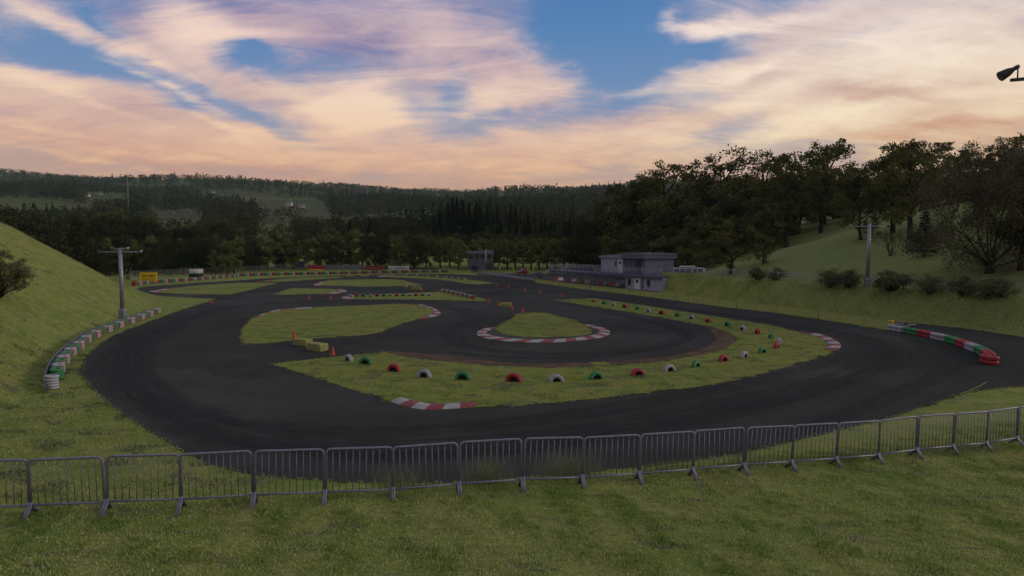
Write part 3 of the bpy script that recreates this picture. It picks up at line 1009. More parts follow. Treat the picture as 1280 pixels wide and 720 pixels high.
def bale_mesh(L, W, Hh, seed):
    bm = bmesh.new()
    bmesh.ops.create_cube(bm, size=1)
    bmesh.ops.scale(bm, vec=(L, W, Hh), verts=bm.verts)
    bmesh.ops.subdivide_edges(bm, edges=bm.edges, cuts=7, use_grid_fill=True)
    r_ = np.random.default_rng(seed)
    for v in bm.verts:
        e_ = [abs(v.co[k]) / (L, W, Hh)[k] * 2 for k in range(3)]
        k_ = 1 - .05 * max(0, sum(1 for q in e_ if q > .98) - 1)
        v.co = v.co * k_ + Vector(r_.normal(0, .006, 3))
    for v in bm.verts:
        v.co.z += Hh / 2
    me = bpy.data.meshes.new('straw_bale')
    bm.to_mesh(me)
    bm.free()
    me.materials.append(M_hay)
    return me


def bale(px, py, L, W, Hh, rz, label):
    q = P(px, py)
    t = thing('straw_bale', label, 'straw bale', (q[0], q[1], .004), rz, 'straw bales on the circuit')
    part('bale', bale_mesh(L, W, Hh, int(px)), t)
    tw = MB()
    for x in (-L * .2, L * .2):
        tw.tube([(x, -W / 2 - .006, .02), (x, -W / 2 - .006, Hh + .004), (x, W / 2 + .006, Hh + .004), (x, W / 2 + .006, .02)], .006, 4)
    part('twine', tw.mesh('twine', M_bark), t)


bale(378.5, 432.2, 1.15, .55, .40, rad(-32), 'olive straw bale left of the other, behind the near pair cone gap')
bale(397, 438.3, 1.15, .6, .42, rad(-35), 'nearest straw bale, with the big orange cone beside it')
bale(632.5, 383.6, 1.1, .55, .40, rad(-8), 'lone straw bale between two cones above the teardrop island')
bale(520.5, 362.2, 1.1, .5, .42, rad(-6), 'pale straw bale between two small cones right of the oval island')
bale(506.5, 359.2, .7, .5, .42, rad(70), 'small straw bale at the tip of the oval island')
for k, (x, y, w_) in enumerate([(434.7, 346.2, 'first'), (440.3, 346.1, 'second'), (453.8, 346, 'third'), (459, 345.9, 'fourth')]):
    bale(x, y, .86, .45, .36, 0, 'tiny far straw bale, %s from the left in front of the far tyre wall' % w_)


# ------------------------------------------------------------------ FENCES
def strip_uv(path, z0, z1, name, m):
    """vertical sheet along a world path; uv in metres"""
    V, Fc, U = [], [], []
    s_ = 0
    for k, p in enumerate(path):
        if k:
            s_ += math.dist(p[:2], path[k - 1][:2])
        b = p[2]
        V += [(p[0], p[1], b + z0), (p[0], p[1], b + z1)]
        U += [(s_, z0), (s_, z1)]
    for k in range(len(path) - 1):
        Fc.append([2 * k, 2 * k + 2, 2 * k + 3, 2 * k + 1])
    return mesh_np(name, V, Fc, m, uv=U)


def fence(name, label, path2, hgt, post_step, post_h, r, m_post, m_net, rails=(), wide_every=0, net_lo=.03, cat='fence'):
    sp, st = along(path2, post_step)
    o0 = sp[0][0]
    t = thing(name, label, cat, (o0[0], o0[1], hz(*o0)))
    L0 = np.array([o0[0], o0[1], hz(*o0)])
    fine, _ = along(path2, .6)
    pts = [np.array([p[0], p[1], hz(*p)]) - L0 for p, _ in fine]
    if m_net:
        part('net', strip_uv(pts, net_lo, hgt, 'net', m_net), t)
    for rz_ in rails:
        part('rail', MB().tube([(p[0], p[1], p[2] + rz_) for p in pts], r * .8, 6).mesh('rail', m_post), t)
    for k, (p, hd) in enumerate(sp[:100]):
        b = MB()
        z = hz(*p) - L0[2]
        rr = r * 2.4 if wide_every and k % wide_every == 0 else r
        b.tube([(p[0] - L0[0], p[1] - L0[1], z - .1), (p[0] - L0[0], p[1] - L0[1], z + post_h)], rr, 8)
        part('post', b.mesh('post', m_post), t)
    return t


def offs(pxs, d):
    w = dens([P(*p) for p in pxs], 1.)
    out = []
    for k, p in enumerate(w):
        a, b = w[max(0, k - 1)], w[min(len(w) - 1, k + 1)]
        n_ = np.array([b[1] - a[1], -(b[0] - a[0])])
        n_ /= np.linalg.norm(n_)
        q = p + n_ * d * (-1 if n_[0] < 0 else 1)
        out.append(q)
    return out


M_postol = mat('post_olive', color=(.11, .11, .035), rough=.8)
fence('net_fence', 'long low fence of yellow-green netting along the right edge of the track', offs([(668, 353.2), (690, 356.4), (720, 360.3), (760, 365), (800, 370), (850, 376.8), (900, 383.2), (952, 389.3), (1010, 397), (1055, 404), (1108, 412.3)], .3), .62, 2.35, .66, .016, M_postol, M_net, wide_every=4)
bank = []
for Y in np.arange(24, 86.5, 1.5):
    x = np.interp(Y, RF_Y, RF_X) + 3.6 - 1.6 * float(sstep(74, 82, Y))
    bank.append((x, Y))
fence('bank_fence', 'low grey steel post-and-rail fence along the top of the right bank', bank, .84, 2.4, .95, .042, M_pole, M_mesh, rails=(.90,))
fence('catch_fence', 'tall grey wire mesh fence between the track edge and the pit yard', offs([(676, 351.2), (690, 353), (720, 357.2), (757, 361.8), (782, 364.6)], .25), 1.8, 4.9, 1.95, .028, M_dark, M_mesh, rails=(1.85,))
fence('pit_fence', 'grey railing along the concrete pit wall', offs([(599, 343.2), (630, 346.8), (667, 351.6)], .5), .9, 2.4, 1.0, .025, M_galv, M_mesh, rails=(.98,))
hp = [(PY(x, Y), Y) for x, Y in [(160, 112), (230, 128), (300, 142), (385, 152)]]
fence('rear_fence', 'dark wire fence behind the yellow sign and the far tyre wall', hp, 1.5, 4.0, 1.6, .03, M_dark, M_mesh, rails=(1.55,))

# concrete pit wall
pw = offs([(597, 343.6), (630, 347.6), (667, 352.8)], .05)
pv, pf = [], []
for k, p in enumerate(pw):
    a, b = pw[max(0, k - 1)], pw[min(len(pw) - 1, k + 1)]
    d = (b - a) / np.linalg.norm(b - a)
    n_ = np.array([-d[1], d[0]])
    for w_, z in ((-.22, 0), (-.14, .5), (-.10, .6), (.10, .6), (.14, .5), (.22, 0)):
        pv.append((p[0] + n_[0] * w_, p[1] + n_[1] * w_, z))
for k in range(len(pw) - 1):
    for a in range(6):
        pf.append([6 * k + a, 6 * k + (a + 1) % 6, 6 * k + 6 + (a + 1) % 6, 6 * k + 6 + a])
pf += [[5, 4, 3, 2, 1, 0], [6 * (len(pw) - 1) + a for a in range(6)]]
me = mesh_np('pit_wall', pv, pf, M_conc)
bm = bmesh.new(); bm.from_mesh(me); bmesh.ops.recalc_face_normals(bm, faces=bm.faces); bm.to_mesh(me); bm.free()
tag(ob('pit_wall', me), 'low grey concrete wall between the track and the pit yard', 'wall')


# ------------------------------------------------------------------ LIGHT POLES
def lamp_mb(rz=0):
    b = MB()
    b.lathe([(.03, .16), (.07, .12), (.10, .02), (.17, -.10), (.18, -.13)], 12)
    b.lathe([(.17, -.125), (.001, -.11)], 12, m=1)
    return b


def light_pole(label, x, y, rz, hgt=5.55, small=True, curved=False):
    z = hz(x, y)
    t = thing('light_pole', label, 'light pole', (x, y, z - .03), rz, 'circuit light poles')
    b = MB().tube([(0, 0, .75), (0, 0, hgt)], [.165, .135], 12)
    part('pole', b.mesh('pole', M_pole), t)
    b = MB().box((0, 0, .36), (.42, .42, .72), bev=.03).box((0, 0, .80), (.42, .42, .16), taper=.72)
    part('base_box', b.mesh('base_box', M_pole), t)
    arms = [(1.62, hgt - .26)] + ([(.62, hgt - .02)] if small else [])
    for L, za in arms:
        if curved:
            pts = [(-L, 0, za + .25), (-L * .6, 0, za + .02), (0, 0, za - .08), (L * .6, 0, za + .02), (L, 0, za + .25)]
        else:
            pts = [(-L, 0, za), (L, 0, za)]
        part('crossarm', MB().tube(pts, .045, 8).mesh('crossarm', M_pole), t)
        for s in (-1, 1):
            lm = lamp_mb().xform(Matrix.Translation((s * (L + .0), -.03, za + .07 + (.25 if curved else 0))) @ Matrix.Rotation(rad(50 * s), 4, 'Y') @ Matrix.Rotation(rad(-35), 4, 'X') @ Matrix.Scale(.66, 4))
            part('floodlight', lm.mesh('floodlight', [M_pole, M_lens]), t)


q = R(153.5, 399)
light_pole('tall grey light pole behind the left tyre wall at the foot of the hill', q[0], q[1], .05)
q = R(1084, 359)
light_pole('grey light pole on top of the right bank behind the low fence', q[0], q[1], -.1, small=False)
q = P(607.5, 343.2)
light_pole('distant light pole with curved arms before the two-storey control building', q[0], q[1], 0, 5.4, curved=True, small=False)
# floodlight mast, its pole outside the frame on the right
mx, my = PY(1310, 15.5), 15.5
t = thing('floodlight_mast', 'black floodlight head on a short arm at the upper right edge', 'floodlight', (mx, my, hz(mx, my) - .05))
hz0 = hz(mx, my)
k_ = my / 800.


def fp(px, py):
    """point in the mast's plane at a photo pixel, local to the mast"""
    d_ = ray(px, py) * my
    return Vector((d_[0] - mx, 0, CAMZ + d_[2] - hz0))


part('pole', MB().tube([(0, 0, 0), (0, 0, fp(0, 88).z)], [.16, .10], 12).mesh('pole', M_dark), t)
part('arm', MB().tube([fp(1264, 97.5), fp(1310, 93.5)], .05, 4, smooth=False).mesh('arm', M_dark), t)
part('bracket', MB().tube([fp(1272, 96.8), fp(1272.6, 81.5)], .016, 8).mesh('bracket', M_dark), t)
hd_a, hd_b = fp(1253.8, 92), fp(1274, 79.8)
hd_a.y += .09
ax_ = (hd_b - hd_a)
Lh = ax_.length
hb = MB().lathe([(.001, Lh), (.042, Lh), (.052, Lh * .86), (.048, Lh * .72), (.095, Lh * .45), (.118, Lh * .08), (.12, 0), (.112, .0)], 20).lathe([(.112, .004), (.001, .03)], 20, m=1)
hb.xform(Matrix.Translation(hd_a) @ ax_.to_track_quat('Z', 'Y').to_matrix().to_4x4() )
part('lamp_head', hb.mesh('lamp_head', [M_dark, M_lens]), t)


# ------------------------------------------------------------------ BUILDINGS
def tpx(A, u, px):
    k = ray(px, YH)[0]
    return (k * A[1] - A[0]) / (u[0] - k * u[1])


def frame_obj(A, u):
    """rotation z such that local x runs along u"""
    return math.atan2(u[1], u[0])


A0 = np.array(P(782, 361))
A1 = np.array(P(824, 364.9))
U = (A1 - A0) / np.linalg.norm(A1 - A0)
NB = np.array([-U[1], U[0]])           # away from the camera
if NB[1] < 0:
    NB = -NB
RZ = frame_obj(A0, U)
fl = 1 if (math.cos(RZ) * NB[1] - math.sin(RZ) * NB[0]) > 0 else -1   # local y sign pointing back

# clubhouse: lower block, deck, upper rooms - one building
t = thing('clubhouse', 'grey two-level clubhouse with flat fascia roof, viewing deck and white lower rooms', 'building', (A0[0], A0[1], 0), RZ)
Lw = 7.6
zd = 1.98


def lb(name, x0, x1, y0, y1, z0, z1, m, parent=t, bev=0.):
    yy = sorted((y0 * fl, y1 * fl))
    return part(name, MB().box(((x0 + x1) / 2, (yy[0] + yy[1]) / 2, (z0 + z1) / 2), (x1 - x0, yy[1] - yy[0], z1 - z0), bev=bev).mesh(name, m), parent)


def tl(px, off=0.):
    return tpx(A0 + NB * off, U, px)


lb('lower_wall', 0, Lw, 0, 4.2, -.1, 1.81, M_wall)
for x0, x1 in ((785.6, 789.4), (809.5, 813.5)):
    w_ = lb('window', tl(x0), tl(x1), -.05, .06, .55, 1.5, M_wall2)
    lb('pane', tl(x0) + .08, tl(x1) - .08, -.065, -.045, .63, 1.42, M_glass, w_)
d_ = lb('door', tl(793.8), tl(800.6), -.05, .06, 0, 1.58, M_signw)
lb('pane', tl(795.7), tl(798.6), -.07, -.045, .95, 1.4, M_glass, d_)
lb('drainpipe', tl(803.2), tl(804.4), -.1, .06, 0, 1.81, M_wall3)
lb('foundation', -.15, Lw, -.14, 0.05, -.1, .10, M_conc)
# deck: from px 688 to the bank
x0 = tpx(A0 - NB * .25, U, 688)
lb('deck', x0, Lw, -.25, 3.0, zd - .17, zd, M_navy)
lb('deck_edge', x0, Lw, -.32, -.25, zd - .32, zd + .03, M_navy)
lb('deck_trim', x0, Lw, -.335, -.32, zd - .08, zd - .02, M_wall2)
for xx in np.arange(x0 + .4, -1, 4.2):
    part('deck_post', MB().tube([(xx, .3 * fl, -.05), (xx, .3 * fl, zd - .17)], .07, 8).mesh('deck_post', M_wall3), t)
    part('deck_post', MB().tube([(xx, 2.7 * fl, -.05), (xx, 2.7 * fl, zd - .17)], .07, 8).mesh('deck_post', M_wall3), t)
for yy, xe in ((-.2, Lw), (2.9, tl(750, 2.6))):
    rl = MB()
    for z in (.35, .68, 1.0):
        rl.tube([(x0, yy * fl, zd + z), (xe, yy * fl, zd + z)], .022, 6)
    n_ = int((xe - x0) / 1.25)
    for k in range(n_ + 1):
        xx = x0 + (xe - x0) * k / n_
        rl.tube([(xx, yy * fl, zd), (xx, yy * fl, zd + 1.0)], .028, 6)
    nb_ = int((xe - x0) / .22)
    for k in range(nb_):
        xx = x0 + (xe - x0) * (k + .5) / nb_
        rl.tube([(xx, yy * fl, zd + .05), (xx, yy * fl, zd + 1.0)], .009, 4)
    part('railing', rl.mesh('railing', M_pole), t)
# upper rooms
oy = 2.6
xa, xb, xc = tl(751.5, oy), tl(779, oy), tl(806.5, oy)
zt_ = 4.82
lb('office_wall', xa, xb, oy, oy + 5, zd, 4.15, M_wall)
vs = [(xa - .25, (oy - .25) * fl, 4.12), (xb, (oy - .25) * fl, 4.12), (xb, (oy - .25) * fl, 4.75), (xa - .25, (oy - .25) * fl, 4.42), (xa - .25, (oy + 5.2) * fl, 4.12), (xb, (oy + 5.2) * fl, 4.12), (xb, (oy + 5.2) * fl, 4.95), (xa - .25, (oy + 5.2) * fl, 4.62)]
fs = [[0, 1, 2, 3], [5, 4, 7, 6], [4, 0, 3, 7], [1, 5, 6, 2], [3, 2, 6, 7], [4, 5, 1, 0]]
part('office_roof', MB().add(vs, fs).mesh('office_roof', M_roofp), t)
d_ = lb('door', tl(773.3, oy), tl(777.5, oy), oy - .05, oy + .05, zd, zd + 1.95, M_signw)
lb('pane', tl(774.5, oy), tl(776.5, oy), oy - .07, oy - .045, zd + 1.25, zd + 1.7, M_glass, d_)
w_ = lb('window', tl(769.3, oy), tl(771.2, oy), oy - .05, oy + .05, zd + .9, zd + 1.7, M_wall2)
lb('pane', tl(769.6, oy), tl(770.9, oy), oy - .07, oy - .045, zd + .98, zd + 1.62, M_glass, w_)
lb('hall_wall', xb + .003, xc - .2, oy + .25, oy + 5.3, zd, 4.2, M_wall2)
lb('side_deck', xc - .2, Lw, 3.0, 8.2, zd - .15, zd - .01, M_navy)
lb('shutter', tl(781.5, oy + .25), tl(790, oy + .25), oy + .17, oy + .27, zd + .1, zd + 2.3, M_wall3)
lb('doorway', tl(795, oy + .25), tl(801.5, oy + .25), oy + .16, oy + .28, zd, zd + 2.25, M_doorg)
for px_ in (792.5, 803.5):
    lb('pilaster', tl(px_, oy + .25) - .12, tl(px_, oy + .25) + .12, oy + .13, oy + .26, zd, 4.2, M_wall3)
lb('fascia', xb - .05, xc + .1, oy - .3, oy + 5.6, 4.08, zt_, M_fascia)
lb('roof_cap', xb - .1, xc + .15, oy - .35, oy + 5.65, zt_, zt_ + .05, M_roofp)

# control building
B0 = np.array(P(584.5, 339.8))
wB = 32 * B0[1] / 800
t2 = thing('control_building', 'grey two-storey control building with pale parapet and dark garage opening', 'building', (B0[0], B0[1], 0), 0)
b = lambda n, x0, x1, y0, y1, z0, z1, m, p=t2: part(n, MB().box(((x0 + x1) / 2, (y0 + y1) / 2, (z0 + z1) / 2), (x1 - x0, y1 - y0, z1 - z0)).mesh(n, m), p)
hB = 4.85
b('wall', 0, wB, 0, 5.5, -.1, hB - .5, M_wall3)
b('parapet', -.12, wB + .12, -.14, 5.6, hB - .5, hB, M_wall2)
b('string_course', -.05, wB + .05, -.1, 0.02, 2.25, 2.5, M_fascia)
for k in range(4):
    xw = .25 + k * (wB - .4) / 4
    w_ = b('window', xw, xw + (wB - .9) / 4.6, -.06, .05, 3.05, 4.15, M_fascia)
    b('pane', xw + .07, xw + (wB - .9) / 4.6 - .07, -.08, -.055, 3.12, 4.08, M_glass, w_)
b('garage_opening', .85, 2.35, -.05, .05, 0, 1.45, M_doorg)
b('shutter', 3.0, 3.9, -.05, .05, 0, 1.9, M_fascia)
b('shutter', 4.1, wB - .2, -.06, .05, 0, 2.1, M_cardark)
b('steps', -.3, .5, -1.2, -.01, -.05, .3, M_conc)

# distant houses in the valley
HS = [(361.5, 257.5, 7, 7.5, 'w', 'narrow white farmhouse alone in the upper valley field'), (377, 260, 6.5, 6, 'w', 'small white house right of the farmhouse in the upper valley field'),
      (382, 280.5, 10.5, 5.5, 'w', 'wide pale barn with a grey roof in the lower valley field'), (362, 281, 5, 4.5, 'w', 'tiny white house left of the pale barn'),
      (233.5, 266.5, 9.5, 5, 'b', 'bluish grey shed at the edge of the left valley field'), (214, 266.5, 7, 4, 'b', 'low grey shed left of the bluish one near the field'),
      (110, 246, 4.5, 5, 'w', 'pale house among trees on the left valley side'), (125.5, 243.5, 3.5, 3, 'w', 'tiny pale house right of the other on the left valley side'),
      (230.5, 249.5, 4, 3.5, 'w', 'tiny pale house above the left valley field'), (266.5, 241.5, 3, 4, 'w', 'narrow white tower-like house high on the ridge side'),
      (457, 245, 6, 5.5, 'w', 'pale house high on the wooded ridge right of the spire trees'), (486.5, 280.5, 6, 5, 'o', 'house with an orange-lit wall among the dark trees of the middle valley'), (436, 281, 7, 4, 'b', 'grey-roofed shed among trees behind the dark spruce')]
M_hw = mat('house_white', color=(.42, .38, .33), rough=.9)
M_ho = mat('house_orange_lit', color=(.40, .22, .12), rough=.9)  # warm orange light on the wall put into its base colour
M_hr = mat('house_roof', color=(.10, .095, .11), rough=.9)
for px_, py_, wp, hp_, c, lab in HS:
    q = R(px_, py_)
    s = q[1] / 800.
    w_, h_ = wp * s, hp_ * s * 1.0
    t = thing('house', lab, 'house', (q[0], q[1], q[2] - .5), rng.uniform(-.3, .3))
    mw = {'w': M_hw, 'o': M_ho, 'b': M_wall2}[c]
    part('wall', MB().box((0, 0, h_ * .32), (w_, w_ * .7, h_ * .64)).mesh('wall', mw), t)
    e = w_ * .06
    vs = [(-w_ / 2 - e, -w_ * .35 - e, h_ * .62), (w_ / 2 + e, -w_ * .35 - e, h_ * .62), (w_ / 2 + e, w_ * .35 + e, h_ * .62), (-w_ / 2 - e, w_ * .35 + e, h_ * .62), (-w_ / 2 - e, 0, h_), (w_ / 2 + e, 0, h_)]
    part('roof', MB().add(vs, [[0, 1, 5, 4], [2, 3, 4, 5], [1, 2, 5], [3, 0, 4], [3, 2, 1, 0]]).mesh('roof', M_hr if c != 'w' or wp > 8 else M_hr), t)
    for sx in (-.22, .22):
        part('window', MB().box((sx * w_, -w_ * .351, h_ * .38), (w_ * .14, .1, h_ * .2)).mesh('window', M_glass), t)
    if wp < 8 and c == 'w':
        part('chimney', MB().box((w_ * .25, 0, h_ * .98), (w_ * .1, w_ * .1, h_ * .25)).mesh('chimney', mw), t)

# antenna mast on the left valley side
ay = 480.
ax = PY(162.5, ay)
ah = CAMZ + (310 - 219) / 800 * ay - hz(ax, ay)
t = thing('antenna_mast', 'thin pale lattice mast rising above the woods at left', 'mast', (ax, ay, hz(ax, ay)))
mm = MB()
for k in range(3):
    a = 2 * PI * k / 3
    mm.tube([(.5 * math.cos(a), .5 * math.sin(a), 0), (.12 * math.cos(a), .12 * math.sin(a), ah)], .07, 4)
for k in range(30):
    a, a2, f = 2 * PI * k / 3, 2 * PI * (k + 1) / 3, k / 30
    r1, r2 = .5 - .38 * f, .5 - .38 * (f + 1 / 30)
    mm.tube([(r1 * math.cos(a), r1 * math.sin(a), ah * f), (r2 * math.cos(a2), r2 * math.sin(a2), ah * (f + 1 / 30))], .04, 4)
part('lattice', mm.mesh('lattice', M_pole), t)
part('tip', MB().lathe([(.001, ah + 1.2), (.25, ah + .6), (.25, ah)], 8).mesh('tip', M_signw), t)


# ------------------------------------------------------------------ SIGNS
def glyph_line(mb, x0, x1, z0, z1, y, n, seed, m=0, words=()):
    """a line of lettering too small to read: broken strokes of letter-like shapes"""
    r_ = random.Random(seed)
    wd = (x1 - x0) / n
    th = (z1 - z0)
    for i in range(n):
        if i in words:
            continue
        a, b = x0 + wd * i + wd * .08, x0 + wd * (i + 1) - wd * .08
        sw = (b - a) * .3
        k = r_.randrange(5)
        zt = z1 if i == 0 or (i - 1) in words or r_.random() < .3 else z0 + th * .72
        mb.box(((a + sw / 2), y, (z0 + zt) / 2), (sw, .012, zt - z0), m)
        if k in (0, 2, 3):
            mb.box((b - sw / 2, y + .001, (z0 + z0 + th * .72) / 2), (sw, .012, th * .72), m)
        if k in (0, 1, 4):
            mb.box(((a + b) / 2, y - .001, z0 + th * .64), (b - a, .012, th * .17), m)
        if k in (1, 3, 4):
            mb.box(((a + b) / 2, y - .0015, z0 + th * .08), (b - a, .012, th * .17), m)
        if k in (1, 2):
            mb.box(((a + b) / 2, y - .002, z0 + th * .36), (b - a, .012, th * .15), m)
    return mb


def board(label, px0, px1, py0, py1, Y, m, name='billboard', cat='billboard', legs=True, tilt=0., lines=(), band=None, uv=False):
    x0, x1 = PY(px0, Y), PY(px1, Y)
    z1, z0 = CAMZ + (310 - py0) / 800 * Y, CAMZ + (310 - py1) / 800 * Y
    xm, w = (x0 + x1) / 2, x1 - x0
    g = hz(xm, Y)
    t = thing(name, label, cat, (xm, Y, g), tilt)
    z0, z1 = z0 - g, z1 - g
    if uv:
        V = [(-w / 2, -.03, z0), (w / 2, -.03, z0), (w / 2, -.03, z1), (-w / 2, -.03, z1), (-w / 2, .03, z0), (w / 2, .03, z0), (w / 2, .03, z1), (-w / 2, .03, z1)]
        me = mesh_np('panel', V, [[0, 1, 2, 3], [5, 4, 7, 6], [4, 0, 3, 7], [1, 5, 6, 2], [3, 2, 6, 7], [4, 5, 1, 0]], m, uv=[(0, 0), (1, 0), (1, 1), (0, 1)] * 2)
        part('panel', me, t)
    else:
        part('panel', MB().box((0, 0, (z0 + z1) / 2), (w, .06, z1 - z0)).mesh('panel', m), t)
    fr = MB()
    for s in (-1, 1):
        fr.box((s * (w / 2 + .02), 0, (z0 + z1) / 2), (.04, .09, z1 - z0 + .08))
        fr.box((0, 0, (z0 + z1) / 2 + s * ((z1 - z0) / 2 + .02)), (w, .09, .04))
    part('frame', fr.mesh('frame', M_wall3 if m is not M_yel else M_yel), t)
    if legs:
        for s in (-1, 1):
            part('leg', MB().tube([(s * w * .38, .08, -.2), (s * w * .38, .08, z1)], .05, 8).mesh('leg', M_dark), t)
    for (a, b_, c, d, n, seed, mt, words) in lines:
        gm = glyph_line(MB(), -w / 2 + a * w, -w / 2 + b_ * w, z0 + c * (z1 - z0), z0 + d * (z1 - z0), -.042, n, seed, words=words)
        part('lettering', gm.mesh('lettering', mt), t)
    for (c, d, mt) in (band or ()):
        part('band', MB().box((0, -.036, z0 + (c + d) / 2 * (z1 - z0)), (w - .01, .02, (d - c) * (z1 - z0))).mesh('band', mt), t)
    return t


board('yellow billboard with two dark words and an orange line above the tyre wall', 173.8, 194.8, 340.6, 351.5, 99., M_yel, lines=[(.16, .88, .52, .78, 11, 3, M_text, (4,)), (.06, .97, .29, .335, 26, 5, M_text, ()), (.25, .85, .10, .22, 14, 6, M_orange, ())])
board('white billboard printed with a black and white landscape picture', 235.4, 252.9, 336, 346.3, 116., M_skyboard, tilt=.05, uv=True)
board('small dark blue sign in front of the pale green bushes', 372.3, 380, 326.8, 334, 150., M_signb, name='sign', cat='sign')
board('red and yellow advertising banner behind the far tyre wall', 384.2, 405, 331.2, 340, 150., M_signr, band=[(.48, .98, M_tred), (.10, .40, M_yel)], lines=[(.45, .72, .62, .8, 6, 3, M_hoard, ())])
board('long grey corrugated hoarding right of the red and yellow banner', 405.6, 452.6, 331, 341, 151., M_hoard, name='hoarding', cat='hoarding')
board('dark red advertising board with a line of faint lettering', 456.8, 478, 332.3, 338.6, 150., M_signr, lines=[(.08, .94, .40, .68, 13, 8, M_hoard, (5,))])
board('white advertising board with a dark line of lettering behind the tyre wall', 485, 511.2, 332.2, 341, 151., M_signw, lines=[(.05, .18, .58, .76, 4, 9, M_text, ()), (.26, .92, .56, .74, 16, 10, M_text, ())])
board('low dark hoarding right of the white advertising board', 511.8, 547, 335.3, 341, 152., M_cardark, name='hoarding', cat='hoarding')


# ------------------------------------------------------------------ VEHICLES in the pit yard
def car(label, px, py, rz, body_m, L=4.0, W=1.7, Hh=1.42, van=False, name='parked_car', cat='car', scale=1., z=0.):
    q = P(px, py, z)
    t = thing(name, label, cat, (q[0], q[1], z + .006), rz)
    t.scale = (scale,) * 3
    l = L / 2
    if van:
        prof = [(-l, .35), (-l, 1.0), (-l + .05, Hh - .05), (-l + .2, Hh), (l - 1.25, Hh), (l - .95, Hh - .05), (l - .25, 1.05), (l, .9), (l, .35)]
    else:
        prof = [(-l, .35), (-l, .80), (-l + .35, .92), (-l + .75, Hh - .03), (-l + 1.0, Hh), (l - 2.0, Hh), (l - 1.75, Hh - .05), (l - 1.05, .92), (l - .2, .80), (l, .62), (l, .35)]
    n = len(prof)
    vs = [(x, -W / 2 * (1 - .14 * max(0, (z_ - .85) / .6)), z_) for x, z_ in prof] + [(x, W / 2 * (1 - .14 * max(0, (z_ - .85) / .6)), z_) for x, z_ in prof]
    fs = [list(range(n)), list(range(n, 2 * n))[::-1]] + [[(i + 1) % n, i, i + n, (i + 1) % n + n] for i in range(n)]
    part('body', MB().add(vs, fs).mesh('body', body_m), t)
    zl, zh = (1.12, Hh - .18) if van else (.95, Hh - .10)
    xa, xb = (-l + .3, l - 1.15) if van else (-l + .75, l - 1.45)
    sh = lambda z_: W / 2 * (1 - .14 * max(0, (z_ - .85) / .6)) + .006
    nw = 5 if van else 2
    for s in (-1, 1):
        wm = MB()
        for k in range(nw):
            a, b_ = xa + (xb - xa) * k / nw + .05, xa + (xb - xa) * (k + 1) / nw - .05
            tt = .12 if not van else 0
            ps = [(a - (tt if k == 0 else 0), s * sh(zl), zl), (b_ + (tt * 2 if k == nw - 1 else 0), s * sh(zl), zl), (b_, s * sh(zh), zh), (a + (tt if k == 0 else 0), s * sh(zh), zh)]
            wm.add(ps, [[0, 1, 2, 3] if s < 0 else [3, 2, 1, 0]])
        part('side_windows', wm.mesh('side_windows', M_glass), t)
    (xl, zl_), (xh, zh_) = ((l - .25, 1.05), (l - .95, Hh - .05)) if van else ((l - 1.05, .92), (l - 1.75, Hh - .05))
    ws = [(xl - .05 + .02, -W * .40, zl_ + .06), (xl - .05 + .02, W * .40, zl_ + .06), (xh + .05 + .02, W * .36, zh_ - .04), (xh + .05 + .02, -W * .36, zh_ - .04)]
    part('windscreen', MB().add(ws, [[0, 1, 2, 3]]).mesh('windscreen', M_glass), t)
    bw = [(-l - .006, -W * .38, zl + .0), (-l - .006, W * .38, zl), (-l + .045, W * .36, zh), (-l + .045, -W * .36, zh)] if van else [(-l + .38, -W * .38, .98), (-l + .38, W * .38, .98), (-l + .70, W * .35, Hh - .08), (-l + .70, -W * .35, Hh - .08)]
    bw = [(x - .02, y, z_ + .01) for x, y, z_ in bw]
    part('rear_window', MB().add(bw, [[3, 2, 1, 0]]).mesh('rear_window', M_glass), t)
    for sx in (-l * .62, l * .62):
        for s in (-1, 1):
            wh = MB().lathe([(.001, -.1), (.19, -.1), (.29, -.09), (.31, -.06), (.31, .06), (.29, .09), (.19, .1), (.001, .1)], 16, c=(sx, s * (W / 2 - .06), .31), axis='y')
            w_ = part('wheel', wh.mesh('wheel', M_black), t)
            part('rim', MB().lathe([(.001, -.11), (.18, -.105), (.18, .105), (.001, .11)], 12, c=(sx, s * (W / 2 - .06), .31), axis='y').mesh('rim', M_pole), w_)
    for s in (-1, 1):
        part('headlight', MB().box((l - .01, s * W * .36, .66), (.05, .24, .13)).mesh('headlight', M_lens), t)
        part('tail_light', MB().box((-l - .0, s * W * .40, .74), (.04, .16, .18)).mesh('tail_light', M_tred), t)
    if van:
        part('roof_box', MB().box((-.55, 0, Hh + .13), (2.3, W * .7, .26), bev=.06).mesh('roof_box', body_m), t)
    return t


car('small red van parked in the pit yard behind the concrete wall', 652.5, 343.6, rad(200), M_carred, L=3.2, W=1.6, Hh=1.75, van=False, name='parked_van', cat='van', scale=.8)
car('dark blue car with pale upper body parked right of the red van', 671, 346.2, rad(178), M_carblue, L=3.0, W=1.5, Hh=1.15, scale=.78)
car('white car parked far back under the left end of the deck', 708, 341.4, rad(5), M_carwht, scale=.85)
car('dark blue car parked under the middle of the deck', 734.5, 342.5, rad(3), M_cardark, scale=.95)
car('pale car parked under the deck beside the lower rooms', 776, 346.0, rad(8), M_carwht, scale=.8)
car('black car parked under the deck just left of the pale one', 769, 345.6, rad(8), M_cardark, scale=.75)
car('silver car parked behind the mesh fence between the blue car and the deck', 694, 343.6, rad(6), M_pole, scale=.85)
car('small red car parked far back by the round-topped trees', 722, 340.8, rad(4), M_carred, scale=.8)
car('white car parked under the deck right of the dark blue one', 750, 343.6, rad(5), M_carwht, scale=.8)
bY = 99.
bx = PY(863, bY)
zb = hz(bx, bY)
